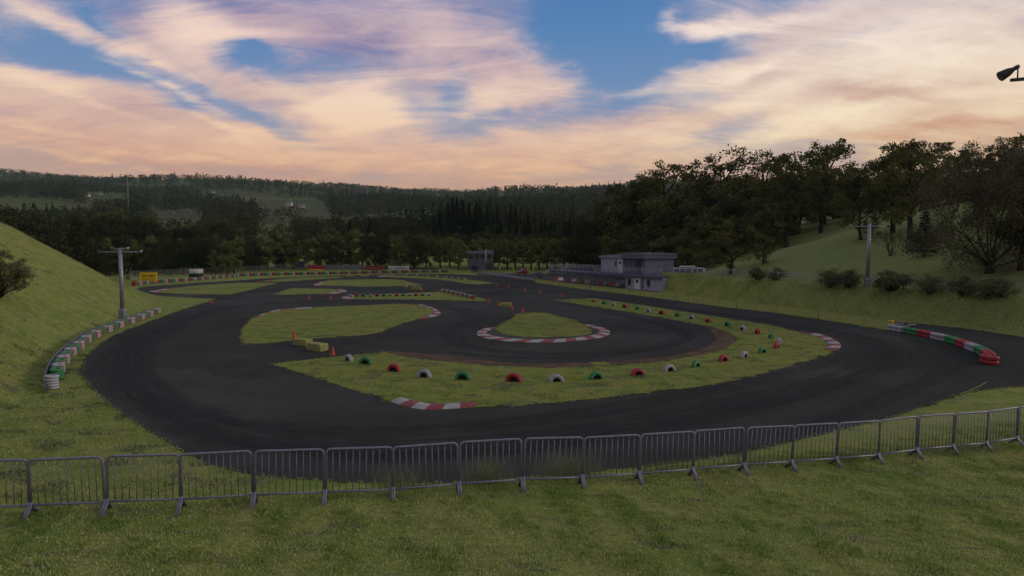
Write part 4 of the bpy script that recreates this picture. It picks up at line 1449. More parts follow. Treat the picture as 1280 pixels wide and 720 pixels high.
t = car('white minibus with dark side windows standing behind the bank by the clubhouse', 863, YH + (CAMZ - zb) * 800 / bY, rad(-6), M_carwht, L=5.9, W=2.0, Hh=2.58 - zb, van=True, name='minibus', cat='minibus', z=zb)


def kart(label, px, py, rz, m):
    q = P(px, py)
    t = thing('go_kart', label, 'go-kart', (q[0], q[1], .006), rz, 'go-karts parked by the pit wall')
    part('chassis', MB().box((0, 0, .10), (1.5, .5, .07), bev=.02).box((.75, 0, .2), (.3, .7, .24), bev=.06, taper=.8).mesh('chassis', m), t)
    for s in (-1, 1):
        part('side_pod', MB().box((.05, s * .48, .2), (.75, .24, .24), bev=.06).mesh('side_pod', m), t)
    part('seat', MB().box((-.25, 0, .26), (.4, .36, .1), bev=.03).box((-.46, 0, .45), (.08, .36, .42), bev=.03).mesh('seat', M_black), t)
    part('steering_wheel', MB().tube([(.2, 0, .2), (.06, 0, .5)], .02, 6).lathe([(.13, .5), (.15, .51), (.13, .52), (.12, .51), (.13, .5)], 12, c=(.06, 0, 0)).mesh('steering_wheel', M_black), t)
    part('engine', MB().box((-.55, -.33, .27), (.3, .26, .3), bev=.03).mesh('engine', M_pole), t)
    for sx, r_, w_ in ((.55, .13, .13), (-.55, .14, .2)):
        for s in (-1, 1):
            part('wheel', MB().lathe([(.001, -w_ / 2), (r_ * .8, -w_ / 2), (r_, -w_ / 3), (r_, w_ / 3), (r_ * .8, w_ / 2), (.001, w_ / 2)], 12, c=(sx, s * .6, r_), axis='y').mesh('wheel', M_black), t)


kart('blue go-kart, leftmost of three parked behind the pit wall', 620, 343.7, .1, M_kart)
kart('blue go-kart, middle of three parked behind the pit wall', 627.5, 344.4, .2, M_kart)
kart('blue go-kart, rightmost of three parked behind the pit wall', 634.5, 344.9, .1, M_kart)
kart('red go-kart in front of the dark garage opening', 594.5, 340.6, 1.2, M_cone)
kart('red go-kart beside the distant light pole', 603.2, 341.8, .6, M_cone)

# yellow padded posts around the yard
YP = [(624.6, 331.5, 341.5), (642, 333.5, 341), (649.5, 331.5, 337.5), (660, 334.5, 342.5), (667, 332.5, 340), (683, 337, 343.5), (686, 336, 342), (710, 339, 344)]
YL = ['beside the blue karts', 'left of the red van', 'behind the red van roof', 'at the right side of the red van', 'behind the dark blue car', 'left of the pair before the deck end', 'right of the pair before the deck end', 'under the deck']
for k, (x, y0, y1) in enumerate(YP):
    q = P(x, y1 + 1.2)
    h_ = (y1 + 1.2 - y0) * q[1] / 800
    t = thing('padded_post', 'yellow padded post ' + YL[k], 'post', (q[0], q[1], 0), 0, 'yellow padded posts in the pit yard')
    part('post', MB().tube([(0, 0, 0), (0, 0, h_)], .03, 6).mesh('post', M_pole), t)
    part('padding', MB().lathe([(.04, h_ * .12), (.10, h_ * .14), (.10, h_), (.04, h_ + .03), (.001, h_ + .03)], 10).mesh('padding', M_ylw), t)


def plastic_barrier(px, py, rz, label):
    q = P(px, py)
    t = thing('plastic_barrier', label, 'plastic barrier', (q[0], q[1], .006), rz, 'red and white plastic barriers along the pit yard')
    for s, m, n_ in ((-1, M_pred, 'red_block'), (1, M_pwht, 'white_block')):
        prof = [(-.24, 0), (.24, 0), (.22, .12), (.09, .26), (.08, .55), (-.08, .55), (-.09, .26), (-.22, .12)]
        n = len(prof)
        vs = [(s * .43 - .42, y, z) for y, z in prof] + [(s * .43 + .42, y, z) for y, z in prof]
        part(n_, MB().add(vs, [list(range(n))[::-1], list(range(n, 2 * n))] + [[i, (i + 1) % n, (i + 1) % n + n, i + n] for i in range(n)]).mesh(n_, m), t)
        for hx in (-.2, .2):
            part('opening', MB().box((s * .43 + hx, 0, .09), (.16, .50, .07)).mesh('opening', M_black), t)


for k, (x, y) in enumerate([(698, 350.6), (714.5, 352.4), (731, 354.4), (754, 356), (767.5, 357.6), (813.5, 362.3)]):
    plastic_barrier(x, y, -.1, 'red and white plastic barrier, %s from the left along the pit yard%s' % (ORD[k], ', by the clubhouse' if k == 5 else ''))

# yellow box and white slatted pallets behind the right tyre barrier
q = P(1114.5, 409.5)
t = thing('equipment_box', 'small yellow box behind the white end of the right tyre barrier', 'box', (q[0], q[1], .006), -.2)
part('body', MB().box((0, 0, .22), (.34, .34, .44), bev=.03).mesh('body', M_yel), t)
part('lid', MB().box((0, 0, .465), (.38, .38, .05), bev=.015).mesh('lid', M_yel), t)
q = P(1124, 411)
t = thing('slatted_bench', 'white slatted bench behind the white end of the right tyre barrier', 'bench', (q[0], q[1], .006), -.25)
part('slats', MB().box((0, 0, .18), (.62, .03, .08)).box((0, .02, .33), (.62, .03, .08)).box((0, .04, .48), (.62, .03, .08)).mesh('slats', M_twht), t)
for s in (-1, 1):
    part('upright', MB().box((s * .27, .06, .27), (.05, .05, .54)).mesh('upright', M_dark), t)
q = P(1138, 413.4)
t = thing('tyre_arch', 'white bent hoop lying on a low frame behind the green tyres', 'hoop', (q[0], q[1], .006), -.25)
part('hoop', MB().tube([(-.38, 0, .12), (-.25, 0, .30), (-.05, 0, .40), (.30, 0, .42)], .045, 8).mesh('hoop', M_twht), t)
part('frame', MB().tube([(-.3, .05, .14), (.1, .05, .26), (.32, .05, .26)], .03, 6).box((0, .05, .06), (.7, .1, .12)).mesh('frame', M_dark), t)


# ------------------------------------------------------------------ TREES
def leaves(cen, radv, per, size, r_, cv=None, flat=.75, aspect=.55, hang=0.):
    """many small leaf quads round the clump centres; returns V, F, v"""
    cen = np.asarray(cen, float)
    n = len(cen)
    radv = np.broadcast_to(np.asarray(radv, float), (n,))
    k = np.repeat(np.arange(n), per)
    N = len(k)
    g = r_.normal(0, 1, (N, 3))
    g /= np.linalg.norm(g, axis=1)[:, None]
    rr = r_.uniform(0, 1, N) ** .5
    p = cen[k] + g * (rr * radv[k])[:, None] * np.array([1, 1, flat])
    a = r_.normal(0, 1, (N, 3))
    a[:, 2] -= hang
    a /= np.linalg.norm(a, axis=1)[:, None]
    b = np.cross(a, r_.normal(0, 1, (N, 3)))
    b /= np.linalg.norm(b, axis=1)[:, None]
    s = size * r_.uniform(.6, 1.35, N)[:, None]
    V = np.stack([p - a * s * .5, p + b * s * aspect * .5, p + a * s * .5, p - b * s * aspect * .5], 1).reshape(-1, 3)
    Fc = np.arange(4 * N).reshape(N, 4)
    cv = r_.uniform(0, 1, n) if cv is None else cv
    v = np.clip(cv[k] * .6 + r_.uniform(0, 1, N) * .45, 0, 1)
    return V, Fc, v


def limb(mb, a, b, r0, r1, r_, seg=3, n=5, sag=.12):
    a, b = np.array(a, float), np.array(b, float)
    L = np.linalg.norm(b - a)
    pts = [a]
    for i in range(1, seg):
        t = i / seg
        pts.append(a + (b - a) * t + r_.normal(0, sag * L / seg, 3) + np.array([0, 0, .08 * L * math.sin(PI * t)]))
    pts.append(b)
    mb.tube(pts, [r0 + (r1 - r0) * i / seg for i in range(seg + 1)], n, cap=False)
    return pts


def make_broad(seed, Hh, rad_, trunk_h, leaf, lsize, nlobe=8, nclump=7, per=70, trunk_r=.3, bark=None, gap=.8, flat=.8, top=1.0):
    r_ = np.random.default_rng(seed)
    mb = MB()
    lean = r_.normal(0, .25, 2)
    tt = np.array([lean[0], lean[1], trunk_h])
    mb.tube([(0, 0, -.4), (0, 0, 0), (lean[0] * .4, lean[1] * .4, trunk_h * .5), tuple(tt)], [trunk_r * 1.45, trunk_r * 1.25, trunk_r, trunk_r * .85], 8, cap=False)
    cz = (trunk_h * .75 + Hh) / 2
    hz_ = (Hh - trunk_h * .75) / 2
    cen, rr = [], []
    top_p = np.array([lean[0] * 1.5, lean[1] * 1.5, Hh * .82])
    limb(mb, tt, top_p, trunk_r * .8, .05, r_, 4, 6)
    for i in range(nlobe):
        a = 2 * PI * (i + r_.uniform(-.3, .3)) / nlobe * 2.4
        f = (i + .5) / nlobe
        zz = cz + hz_ * (f * 1.75 - .95)
        wr = rad_ * math.sqrt(max(.06, 1 - ((zz - cz) / hz_) ** 2 * top)) * r_.uniform(.5, .82)
        c = np.array([lean[0] + math.cos(a) * wr, lean[1] + math.sin(a) * wr, zz])
        st = tt + (top_p - tt) * np.clip((zz - trunk_h) / (Hh - trunk_h) - .22, 0, .8)
        limb(mb, st, c, trunk_r * .42, .04, r_, 4, 5)
        lr = rad_ * r_.uniform(.34, .5)
        for j in range(nclump):
            g = r_.normal(0, 1, 3)
            g /= np.linalg.norm(g)
            q = c + g * lr * r_.uniform(.35, 1.) * np.array([1, 1, flat])
            q[2] = min(q[2], Hh - .25)
            cen.append(q)
            rr.append(lr * r_.uniform(.35, .6) * gap)
            if j % 2 == 0:
                limb(mb, c, q, .05, .015, r_, 2, 4)
    V, Fc, v = leaves(cen, rr, per, lsize, r_)
    return [('trunk', mb.mesh('trunk', bark or M_bark)), ('crown', mesh_np('crown', V, Fc, LEAF[leaf], v=v))]


def make_round(seed, leaf='round'):
    r_ = np.random.default_rng(seed)
    Hh = 8.
    mb = MB().tube([(0, 0, -.3), (0, 0, 1.6), (.05, 0, 5.5)], [.22, .17, .05], 7, cap=False)
    cen, rr = [], []
    for i in range(95):
        g = r_.normal(0, 1, 3)
        g /= np.linalg.norm(g)
        f = r_.uniform(.55, 1) ** .5
        z = 4.75 + g[2] * 3.3 * f
        w = 2.15 * (1 - .10 * (z - 4.5) / 3)
        z -= .35
        q = np.array([g[0] * w * f, g[1] * w * f, z])
        cen.append(q)
        rr.append(r_.uniform(.32, .6))
        if i % 5 == 0:
            limb(mb, (0, 0, min(max(1.6, z - 1.2), 5)), q, .06, .015, r_, 2, 4)
    V, Fc, v = leaves(cen, rr, 48, .25, r_)
    return [('trunk', mb.mesh('trunk', M_bark)), ('crown', mesh_np('crown', V, Fc, LEAF[leaf], v=v))]


def make_conifer(seed, Hh=12., rad_=2.2, leaf='conifer', z0=1.0, step=.55, lsize=.34, nb=9, droop=.25, per=26):
    r_ = np.random.default_rng(seed)
    mb = MB().tube([(0, 0, -.4), (0, 0, Hh * .5), (0, 0, Hh - .1)], [.26, .15, .02], 7, cap=False)
    cen, rr = [], []
    z = z0
    while z < Hh - .1:
        f = 1 - (z - z0) / (Hh - z0)
        L = rad_ * (f ** .85) * r_.uniform(.82, 1.12) + .1
        k = max(3, int(nb * (.45 + .55 * f)))
        a0 = r_.uniform(0, 6.28)
        for i in range(k):
            a = a0 + 2 * PI * i / k + r_.normal(0, .18)
            l = L * r_.uniform(.75, 1.1)
            e = np.array([math.cos(a) * l, math.sin(a) * l, z - droop * l + r_.normal(0, .06)])
            mb.tube([(0, 0, z), tuple(e * [.5, .5, 1] + np.array([0, 0, .08 * l])), tuple(e)], [.035, .025, .008], 4, cap=False)
            m = max(2, int(l / .38))
            for j in range(m):
                t = (j + .7) / m
                cen.append(np.array([e[0] * t, e[1] * t, z + (e[2] - z) * t + .04]))
                rr.append(.16 + .24 * (1 - abs(t - .5)) * min(1, l))
        z += step * r_.uniform(.8, 1.2) * (.6 + .4 * f)
    cen.append(np.array([0, 0, Hh - .15]))
    rr.append(.14)
    V, Fc, v = leaves(cen, rr, per, lsize, r_, flat=.45, aspect=.4)
    return [('trunk', mb.mesh('trunk', M_bark)), ('crown', mesh_np('crown', V, Fc, LEAF[leaf], v=v))]


def grow(mb, p, d, L, r0, depth, r_, tips, spread=.5, n=5, up=.12, mids=None):
    d = d / np.linalg.norm(d)
    e = p + d * L
    mid = p + d * L * .5 + r_.normal(0, .04 * L, 3)
    mb.tube([tuple(p), tuple(mid), tuple(e)], [r0, r0 * .85, r0 * .68], n, cap=False)
    if depth == 0:
        tips.append(e)
        return
    if mids is not None and depth <= 3:
        mids.append(e + r_.normal(0, .25, 3))
    for k in range(3 if r_.random() < .55 else 2):
        nd = d + r_.normal(0, spread, 3) + np.array([0, 0, up])
        grow(mb, e if k < 2 else mid, nd, L * r_.uniform(.62, .88), r0 * (.66 if k < 2 else .5), depth - 1, r_, tips, spread, max(3, n - 1), up, mids)


def make_twiggy(seed, Hh=11.5, leaf='grey'):
    """wide spreading tree: many ascending limbs, dense fine twigs and small leaves"""
    r_ = np.random.default_rng(seed)
    mb = MB()
    tips, mids = [], []
    mb.tube([(0, 0, -.4), (0, 0, .3), (0, .05, 1.1)], [.62, .5, .42], 9, cap=False)
    for i in range(15):
        a = 2 * PI * i / 15 + r_.normal(0, .2)
        inc = [.25, .6, 1.0, .4, .8, 1.3][i % 6]
        d = np.array([math.cos(a) * math.sin(inc), math.sin(a) * math.sin(inc), math.cos(inc)])
        grow(mb, np.array([d[0] * .25, d[1] * .25, .5 + .5 * r_.random()]), d, Hh * r_.uniform(.22, .30), .095, 5, r_, tips, .40, 6, .08, mids)
    tips = np.array(tips)
    s = (Hh - .3) / tips[:, 2].max()
    mb.V = [(x * 1.05, y * 1.05, z * s if z > 0 else z) for x, y, z in mb.V]
    tips = tips * np.array([1.05, 1.05, s])
    q = r_.uniform(-1, 1, (420, 2)) * 4.6
    rq = np.hypot(q[:, 0], q[:, 1])
    q = q[(rq > .7) & (rq < 4.8)]
    low = np.stack([q[:, 0], q[:, 1], .35 + r_.uniform(0, 1, len(q)) * (1.2 + .75 * np.hypot(q[:, 0], q[:, 1]))], -1)
    V, Fc, v = leaves(np.concatenate([low, tips, np.array(mids) * [1.05, 1.05, s]]), .8, 17, .19, r_, flat=.9)
    tw = MB()
    for t in tips[::3]:
        for k in range(4):
            e = t + r_.normal(0, .38, 3)
            tw.tube([tuple(t), tuple(e)], [.012, .006], 3, cap=False)
    return [('trunk', mb.mesh('trunk', M_bark)), ('twigs', tw.mesh('twigs', M_bark)), ('crown', mesh_np('crown', V, Fc, LEAF[leaf], v=v))]


def make_bush(seed, leaf='bush', w=.72, h=1.3, per=70, ls=.085, ncl=40):
    r_ = np.random.default_rng(seed)
    mb = MB()
    cen, rr = [], []
    for i in range(ncl):
        a = r_.uniform(0, 6.28)
        f = r_.uniform(.2, 1) ** .6
        el = math.asin(r_.uniform(-.9, 1))
        q = np.array([math.cos(a) * math.cos(el) * w * f, math.sin(a) * math.cos(el) * w * f, h * .5 + math.sin(el) * (h * .5 - .1) * f])
        mb.tube([(r_.normal(0, .06), r_.normal(0, .06), -.1), tuple(q * [.5, .5, .6]), tuple(q)], [.022, .016, .006], 4, cap=False)
        cen.append(q)
        rr.append(r_.uniform(.2, .38))
    V, Fc, v = leaves(cen, rr, per, ls, r_)
    return [('stems', mb.mesh('stems', M_bark)), ('foliage', mesh_np('foliage', V, Fc, LEAF[leaf], v=v))]


def make_bare(seed, Hh, m, nst=9, spread=.3):
    r_ = np.random.default_rng(seed)
    mb = MB()
    tips = []
    for i in range(nst):
        a = 2 * PI * i / nst
        inc = r_.uniform(.08, .55)
        d = np.array([math.cos(a) * math.sin(inc), math.sin(a) * math.sin(inc), math.cos(inc)])
        grow(mb, np.array([d[0] * .1, d[1] * .1, -.1]), d, Hh * .36, .035, 3, r_, tips, spread, 4, .18)
    k = Hh / np.array(tips)[:, 2].max()
    mb.V = [(x, y, z * k) for x, y, z in mb.V]
    return [('stems', mb.mesh('stems', m))]


def make_birch(seed, Hh):
    r_ = np.random.default_rng(seed)
    mb = MB()
    tips = []
    grow(mb, np.array([0, 0, -.2]), np.array([.02, 0, 1.]), Hh * .34, .13, 5, r_, tips, .34, 6, .25)
    k = Hh / np.array(tips)[:, 2].max()
    mb.V = [(x, y, z * k) for x, y, z in mb.V]
    tips = np.array(tips) * [1, 1, k]
    V, Fc, v = leaves(tips[::2], .45, 8, .16, r_)
    return [('trunk', mb.mesh('trunk', M_birch)), ('crown', mesh_np('crown', V, Fc, LEAF['grey'], v=v))]


KIND = {}


def kind(k, hgt, builders):
    hs = [max(max(v.co.z for v in me.vertices) for _, me in b_) for b_ in builders]
    KIND[k] = (hs, builders)


kind('oak', 13., [make_broad(s, 13., 4.6, 3.4, 'oak', .36, 12, 9, 56, .34, gap=.95) for s in (11, 12, 13, 14, 15)])
kind('dense', 10., [make_broad(s, 10., 3.9, 1.6, 'dense', .36, 12, 9, 56, .26, gap=1.25) for s in (21, 22, 23)])
kind('light', 7., [make_broad(s, 7., 2.6, 1.0, 'light', .24, 9, 8, 50, .15, gap=1.2) for s in (31, 32)])
kind('openoak', 8.5, [make_broad(s, 8.5, 3.9, 1.9, 'oak', .26, 10, 9, 46, .22, gap=.8) for s in (41, 42)])
kind('round', 8., [make_round(s) for s in (51, 52, 53)])
kind('spruce', 12., [make_conifer(s, 12., 2.3) for s in (61, 62)])
kind('spire', 15., [make_conifer(s, 15., 2.6, 'conifer', .6, .6, .5, 8, .35, 18) for s in (71, 72, 73)])
kind('fir', 5., [make_conifer(81, 5., 1.9, 'conifer', .75, .42, .2, 10, .05, 34)])
kind('twiggy', 11.5, [make_twiggy(91)])
kind('bush', 1.4, [make_bush(s) for s in (101, 102, 103)])
kind('hillbush', 2.6, [make_bush(111, 'bush', 1.5, 2.6, 90, .10, 120)])
kind('bare', 3., [make_bare(121, 3., M_bark)])
kind('birch', 8., [make_birch(s, 8.) for s in (131, 132)])
kind('dark', 9., [make_broad(s, 9., 4.6, 1.2, 'dark', .40, 12, 9, 52, .24, gap=1.25) for s in (141, 142)])

PROTO = {}
count = {}


def tree(k, x, y, hgt, label, cat='tree', name=None, group=None, wide=1., z=None, sink=.1, var=None):
    hs, bl = KIND[k]
    c = count.get(k, 0)
    count[k] = c + 1
    vi = (c if var is None else var) % len(bl)
    nm = name or {'bush': 'bush', 'hillbush': 'bush', 'bare': 'bare_shrub', 'spruce': 'conifer_tree', 'spire': 'conifer_tree', 'fir': 'conifer_tree', 'birch': 'birch_tree'}.get(k, 'broadleaf_tree')
    if (k, vi) not in PROTO:
        t = thing(nm, '', cat)
        for n_, me in bl[vi]:
            part(n_, me, t)
        PROTO[(k, vi)] = t
    else:
        t = copy_tree(PROTO[(k, vi)])
    s = hgt / hs[vi]
    t.location = (x, y, (hz(x, y) if z is None else z) - sink)
    t.scale = (s * wide, s * wide, s)
    t.rotation_euler = (0, 0, rng.uniform(0, 6.28))
    tag(t, label, cat)
    if group:
        t['group'] = group
    elif 'group' in t:
        del t['group']
    return t


def tree_px(k, px, ytop, Y, label, group=None, wide=1., **kw):
    """tree at photo column px and depth Y whose top reaches photo row ytop"""
    d_ = ray(px, ytop) * Y
    x = (PY(px, Y) + d_[0]) / 2
    zt_ = CAMZ + d_[2]
    return tree(k, x, Y, max(1.2, zt_ - hz(x, Y)), label, group=group, wide=wide, **kw)


def tree_base(k, px, pyb, ytop, label, group=None, wide=1., **kw):
    q = R(px, pyb)
    zt_ = CAMZ + (310 - ytop) / 800 * q[1]
    return tree(k, q[0], q[1], max(.6, zt_ - q[2]), label, group=group, wide=wide, **kw)


# right hillside, named one by one
tree_base('twiggy', 1237, 341, 168, 'huge spreading tree with dense fine twigs at the far right of the hillside', wide=.70)
tree_base('oak', 983, 309, 192, 'tall oak with its trunk low on the slope left of the right light pole', wide=.85)
tree_base('oak', 1026, 291, 178, 'tall oak second along the crest with a forked trunk base on the grass', wide=.85)
tree_base('oak', 1116, 291, 182, 'tall oak whose trunk stands above the bare shrub', wide=.9)
tree_base('oak', 1138, 298, 176, 'tall oak with a thick slanting trunk left of the small fir', wide=.9)
tree_base('openoak', 1076, 300, 232, 'drooping small tree right behind the arm of the right light pole', wide=1.1)
tree_base('fir', 1155, 321, 262, 'small black fir with tiered branches on the right hillside', wide=.72)
tree_base('bare', 1113, 320, 282, 'leafless many-stemmed shrub on the right hillside grass', cat='shrub')
tree_base('oak', 1276, 337, 160, 'tall tree with a thick trunk at the right edge of the picture', wide=.8)
tree_base('openoak', 913, 343, 268, 'dark open-crowned tree in front of the pale green bushes behind the bank', wide=1.0)
tree_base('light', 955, 330, 292, 'pale green small tree on the slope left of the lowest oak trunk')
CR = [(796, 212, 150, .62), (818, 214, 146, .5), (840, 201, 144, .62), (870, 214, 140, .5), (905, 180, 128, .74), (931, 212, 126, .5), (957, 180, 124, .72), (992, 211, 124, .5), (1030, 176, 120, .82), (1068, 208, 120, .55),
      (1102, 188, 118, .66), (1138, 171, 114, .78), (1172, 175, 108, .72), (1196, 190, 106, .5), (1216, 174, 104, .72), (1240, 184, 102, .55), (1258, 176, 100, .7), (1278, 166, 98, .7)]
CW = ['leftmost', 'second', 'third', 'fourth', 'fifth', 'sixth', 'seventh', 'eighth', 'ninth', 'tenth', 'eleventh', 'twelfth', 'thirteenth', 'fourteenth', 'fifteenth', 'sixteenth', 'seventeenth', 'rightmost']
for (px, yt, Y, wd), w_ in zip(CR, CW):
    tree_px('oak', px, yt, Y, 'tall tree on the right skyline, %s of the crest row against the sunset' % w_, 'crest trees along the right skyline', wide=wd * 1.5)
# dense fill below the crest
GF = 'dense trees filling the right hillside wood'
LF_ = 'dense dark tree inside the wood below the right skyline'
for px, yt, Y, k in [(770, 245, 152, 'dense'), (790, 232, 148, 'dense'), (815, 228, 142, 'dark'), (838, 224, 138, 'dense'), (860, 222, 136, 'dense'), (885, 218, 132, 'dark'), (905, 216, 126, 'dense'), (928, 216, 122, 'dense'),
                     (950, 212, 120, 'dense'), (975, 214, 118, 'dark'), (1000, 214, 112, 'dense'), (1025, 212, 118, 'dense'), (1050, 214, 108, 'dark'), (1075, 212, 106, 'dense'), (1100, 212, 108, 'dense'), (1125, 216, 102, 'dark'),
                     (1150, 212, 100, 'dense'), (1175, 212, 98, 'dense'), (1200, 210, 95, 'dark'), (1226, 212, 92, 'dense'), (1252, 210, 92, 'dense'), (1278, 208, 88, 'dense'), (1300, 200, 86, 'dense'),
                     (745, 268, 158, 'dark'), (765, 262, 144, 'dark'), (785, 255, 138, 'dense'), (808, 250, 134, 'dark'), (832, 246, 130, 'dense'), (856, 244, 128, 'dark'), (880, 244, 122, 'dense'), (903, 242, 118, 'dense'),
                     (930, 240, 114, 'dark'), (955, 236, 110, 'dense'), (728, 290, 150, 'dark'), (750, 288, 136, 'dark'), (774, 284, 132, 'dark'), (798, 282, 126, 'dense'), (822, 280, 122, 'dark'), (1060, 246, 118, 'dense'), (1090, 244, 116, 'dark'), (1042, 232, 124, 'dark'), (1165, 240, 100, 'dark'), (1190, 238, 90, 'dark')]:
    if 985 < px < 1145:
        Y = max(Y, 130 + (px % 7))
    tree_px(k, px, yt, Y, LF_, GF, wide=1.05)
for px, yt, Y, k in [(770, 292, 118, 'dense'), (792, 290, 116, 'dark'), (842, 286, 116, 'dense'), (858, 282, 118, 'dense'), (875, 300, 112, 'dense'), (940, 282, 106, 'oak'), (926, 262, 112, 'dense'), (900, 262, 118, 'dense'), (946, 262, 108, 'dense'), (968, 246, 102, 'openoak')]:
    tree_px(k, px, yt, Y, 'mid-height dark tree at the foot of the right wood behind the clubhouse', 'trees behind the clubhouse', wide=.9)
for px, yt, Y, w_ in [(786, 302, 112, 'left of the clubhouse roof'), (815, 300, 116, 'above the right part of the clubhouse roof'), (862, 296, 110, 'above the minibus'), (897, 292, 112, 'behind the dark open-crowned tree'), (927, 282, 112, 'right of the dark open-crowned tree'), (880, 312, 104, 'just right of the minibus')]:
    tree_px('light', px, yt, Y, 'pale yellow-green bushy tree ' + w_, 'pale green trees behind the clubhouse', wide=1.0)

# lollipop row behind the control building and yard
for i, (px, yt, Y) in enumerate([(550, 297, 155), (562, 294, 158), (573, 298, 153), (592, 298, 158), (603, 295, 160), (614, 298, 156), (624, 297, 154), (634, 297, 152), (644, 296, 155), (654, 297, 152), (664, 296, 155), (674, 297, 152), (684, 296, 154), (694, 296, 152), (704, 296, 154), (714, 298, 151), (724, 300, 150)]):
    tree_px('round', px, yt, Y, 'round-topped tree, %s from the left in the even row behind the yard' % ORD[i], 'round trees in the even row behind the yard', wide=1.12)
# conifer wood behind them
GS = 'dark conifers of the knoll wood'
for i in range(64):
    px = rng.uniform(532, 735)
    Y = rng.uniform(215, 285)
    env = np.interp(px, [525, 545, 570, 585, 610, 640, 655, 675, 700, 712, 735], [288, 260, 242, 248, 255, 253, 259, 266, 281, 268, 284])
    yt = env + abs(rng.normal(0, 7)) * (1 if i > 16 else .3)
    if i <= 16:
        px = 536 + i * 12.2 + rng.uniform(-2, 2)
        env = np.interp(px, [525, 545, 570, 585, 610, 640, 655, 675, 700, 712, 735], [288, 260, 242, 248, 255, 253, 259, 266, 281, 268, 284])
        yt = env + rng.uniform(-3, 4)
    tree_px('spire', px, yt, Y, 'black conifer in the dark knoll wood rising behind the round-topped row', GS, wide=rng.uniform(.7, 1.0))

for i, px in enumerate(np.arange(538, 748, 9.5)):
    tree_px('dark', px, 289 + rng.uniform(-4, 4) + (6 if px > 690 else 0), 184 + 14 * rng.random(), 'dark tree between the round-topped row and the conifer knoll', 'dark trees behind the round-topped row', wide=1.0)

for i, px in enumerate(np.arange(548, 735, 8.5)):
    tree_px('dark', px, 279 + rng.uniform(-3, 4) + (5 if px > 700 else 0), 226 + 8 * rng.random(), 'dark tree between the round-topped row and the conifer knoll', 'dark trees behind the round-topped row', wide=1.0)
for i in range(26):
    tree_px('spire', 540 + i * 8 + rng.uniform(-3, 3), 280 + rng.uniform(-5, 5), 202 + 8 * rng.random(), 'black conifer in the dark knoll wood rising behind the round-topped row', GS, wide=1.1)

# left and middle tree belt beyond the far tyre wall
GL = 'dark trees of the belt beyond the far tyre wall'
for i, px in enumerate(np.arange(104, 318, 10.5)):
    Y = 122 + 16 * rng.random() + .08 * (px - 100)
    tree_px('dark' if i % 3 else 'dense', px + rng.uniform(-3, 3), 293 + rng.uniform(-2, 5), Y, 'dark tree in the level hedge-like belt behind the yellow sign', 'level dark belt of trees behind the yellow sign', wide=.8)
for i, px in enumerate(np.arange(60, 320, 13)):
    if 192 < px < 250:
        tree_px('dark', px, 281 + rng.uniform(-2, 3), 178, 'dark tree behind the level belt at left', GL, wide=1.1)
        continue
    tree_px('dark', px, np.interp(px, [60, 90, 140, 190, 240, 265, 300, 320], [276, 268, 266, 274, 288, 276, 284, 296]) + rng.uniform(-4, 8), 165 + 30 * rng.random(), 'dark tree behind the level belt at left', GL, wide=.9)
for (px, yt, wd, w_) in [(140, 254, 1.25, 'left of the light pole top'), (180, 262, 1.1, 'right of the light pole top'), (96, 260, 1.0, 'just above the left hill crest'), (268, 267, 1.35, 'above the landscape billboard'), (285, 278, 1.0, 'right of the other above the billboard')]:
    tree_px('openoak', px, yt, 178, 'broad dark tree crown ' + w_, wide=wd)
for i, (px, Y) in enumerate([(-10, 100), (12, 92), (30, 96), (45, 90), (62, 96), (80, 104), (100, 108), (118, 112), (22, 120), (55, 125)]):
    tree_px('dark', px, np.interp(px, [-10, 20, 60, 100, 120], [248, 256, 268, 288, 300]) + rng.uniform(-3, 5), Y, 'dark bushy tree behind the crest of the left grass hill', 'dark trees behind the left hill crest', wide=.85)
MB_ = [(318, 294, 151, 'dense', 1.), (335, 292, 150, 'dense', .9), (352, 290, 154, 'dark', 1.), (366, 296, 151, 'dense', .8), (394, 290, 153, 'dense', .8), (410, 296, 155, 'dark', .9), (425, 290, 156, 'dense', .9), (452, 284, 155, 'dense', .95), (470, 286, 154, 'dark', .9),
       (486, 292, 156, 'dense', .9), (500, 292, 152, 'dense', .8), (518, 288, 155, 'dark', .9), (532, 290, 154, 'dense', .8), (462, 270, 200, 'spire', .9), (478, 268, 205, 'dark', 1.), (345, 278, 196, 'openoak', 1.2), (415, 282, 190, 'openoak', 1.1), (500, 275, 200, 'dark', .9), (380, 288, 190, 'dark', .9), (520, 276, 196, 'dark', .8)]
for (px, yt, Y, k, wd) in MB_:
    tree_px(k, px, yt, Y, 'dark tree of the middle belt behind the red and white advertising boards', 'middle belt of trees behind the boards', wide=wd)
tree_px('spruce', 437.5, 273, 160, 'single dark spruce with a pointed tip behind the grey hoarding', wide=.85)
for (px, yt, Y, w_) in [(371, 296, 156, 'left of the blue sign'), (401, 293, 157, 'above the red and yellow banner'), (420, 298, 158, 'above the grey hoarding'), (542, 312, 158, 'left of the round-topped row')]:
    tree_px('birch', px, yt, Y, 'slender pale-barked tree ' + w_, wide=.8)
for (px, yt, Y, w_) in [(269, 310, 132, 'right of the landscape billboard'), (283, 318, 134, 'second right of the landscape billboard'), (379, 306, 158, 'behind the blue sign'), (347, 308, 154, 'left of the blue sign'), (444, 316, 158, 'beside the dark spruce')]:
    tree_px('light', px, yt, Y, 'small pale green tree ' + w_, wide=.8)

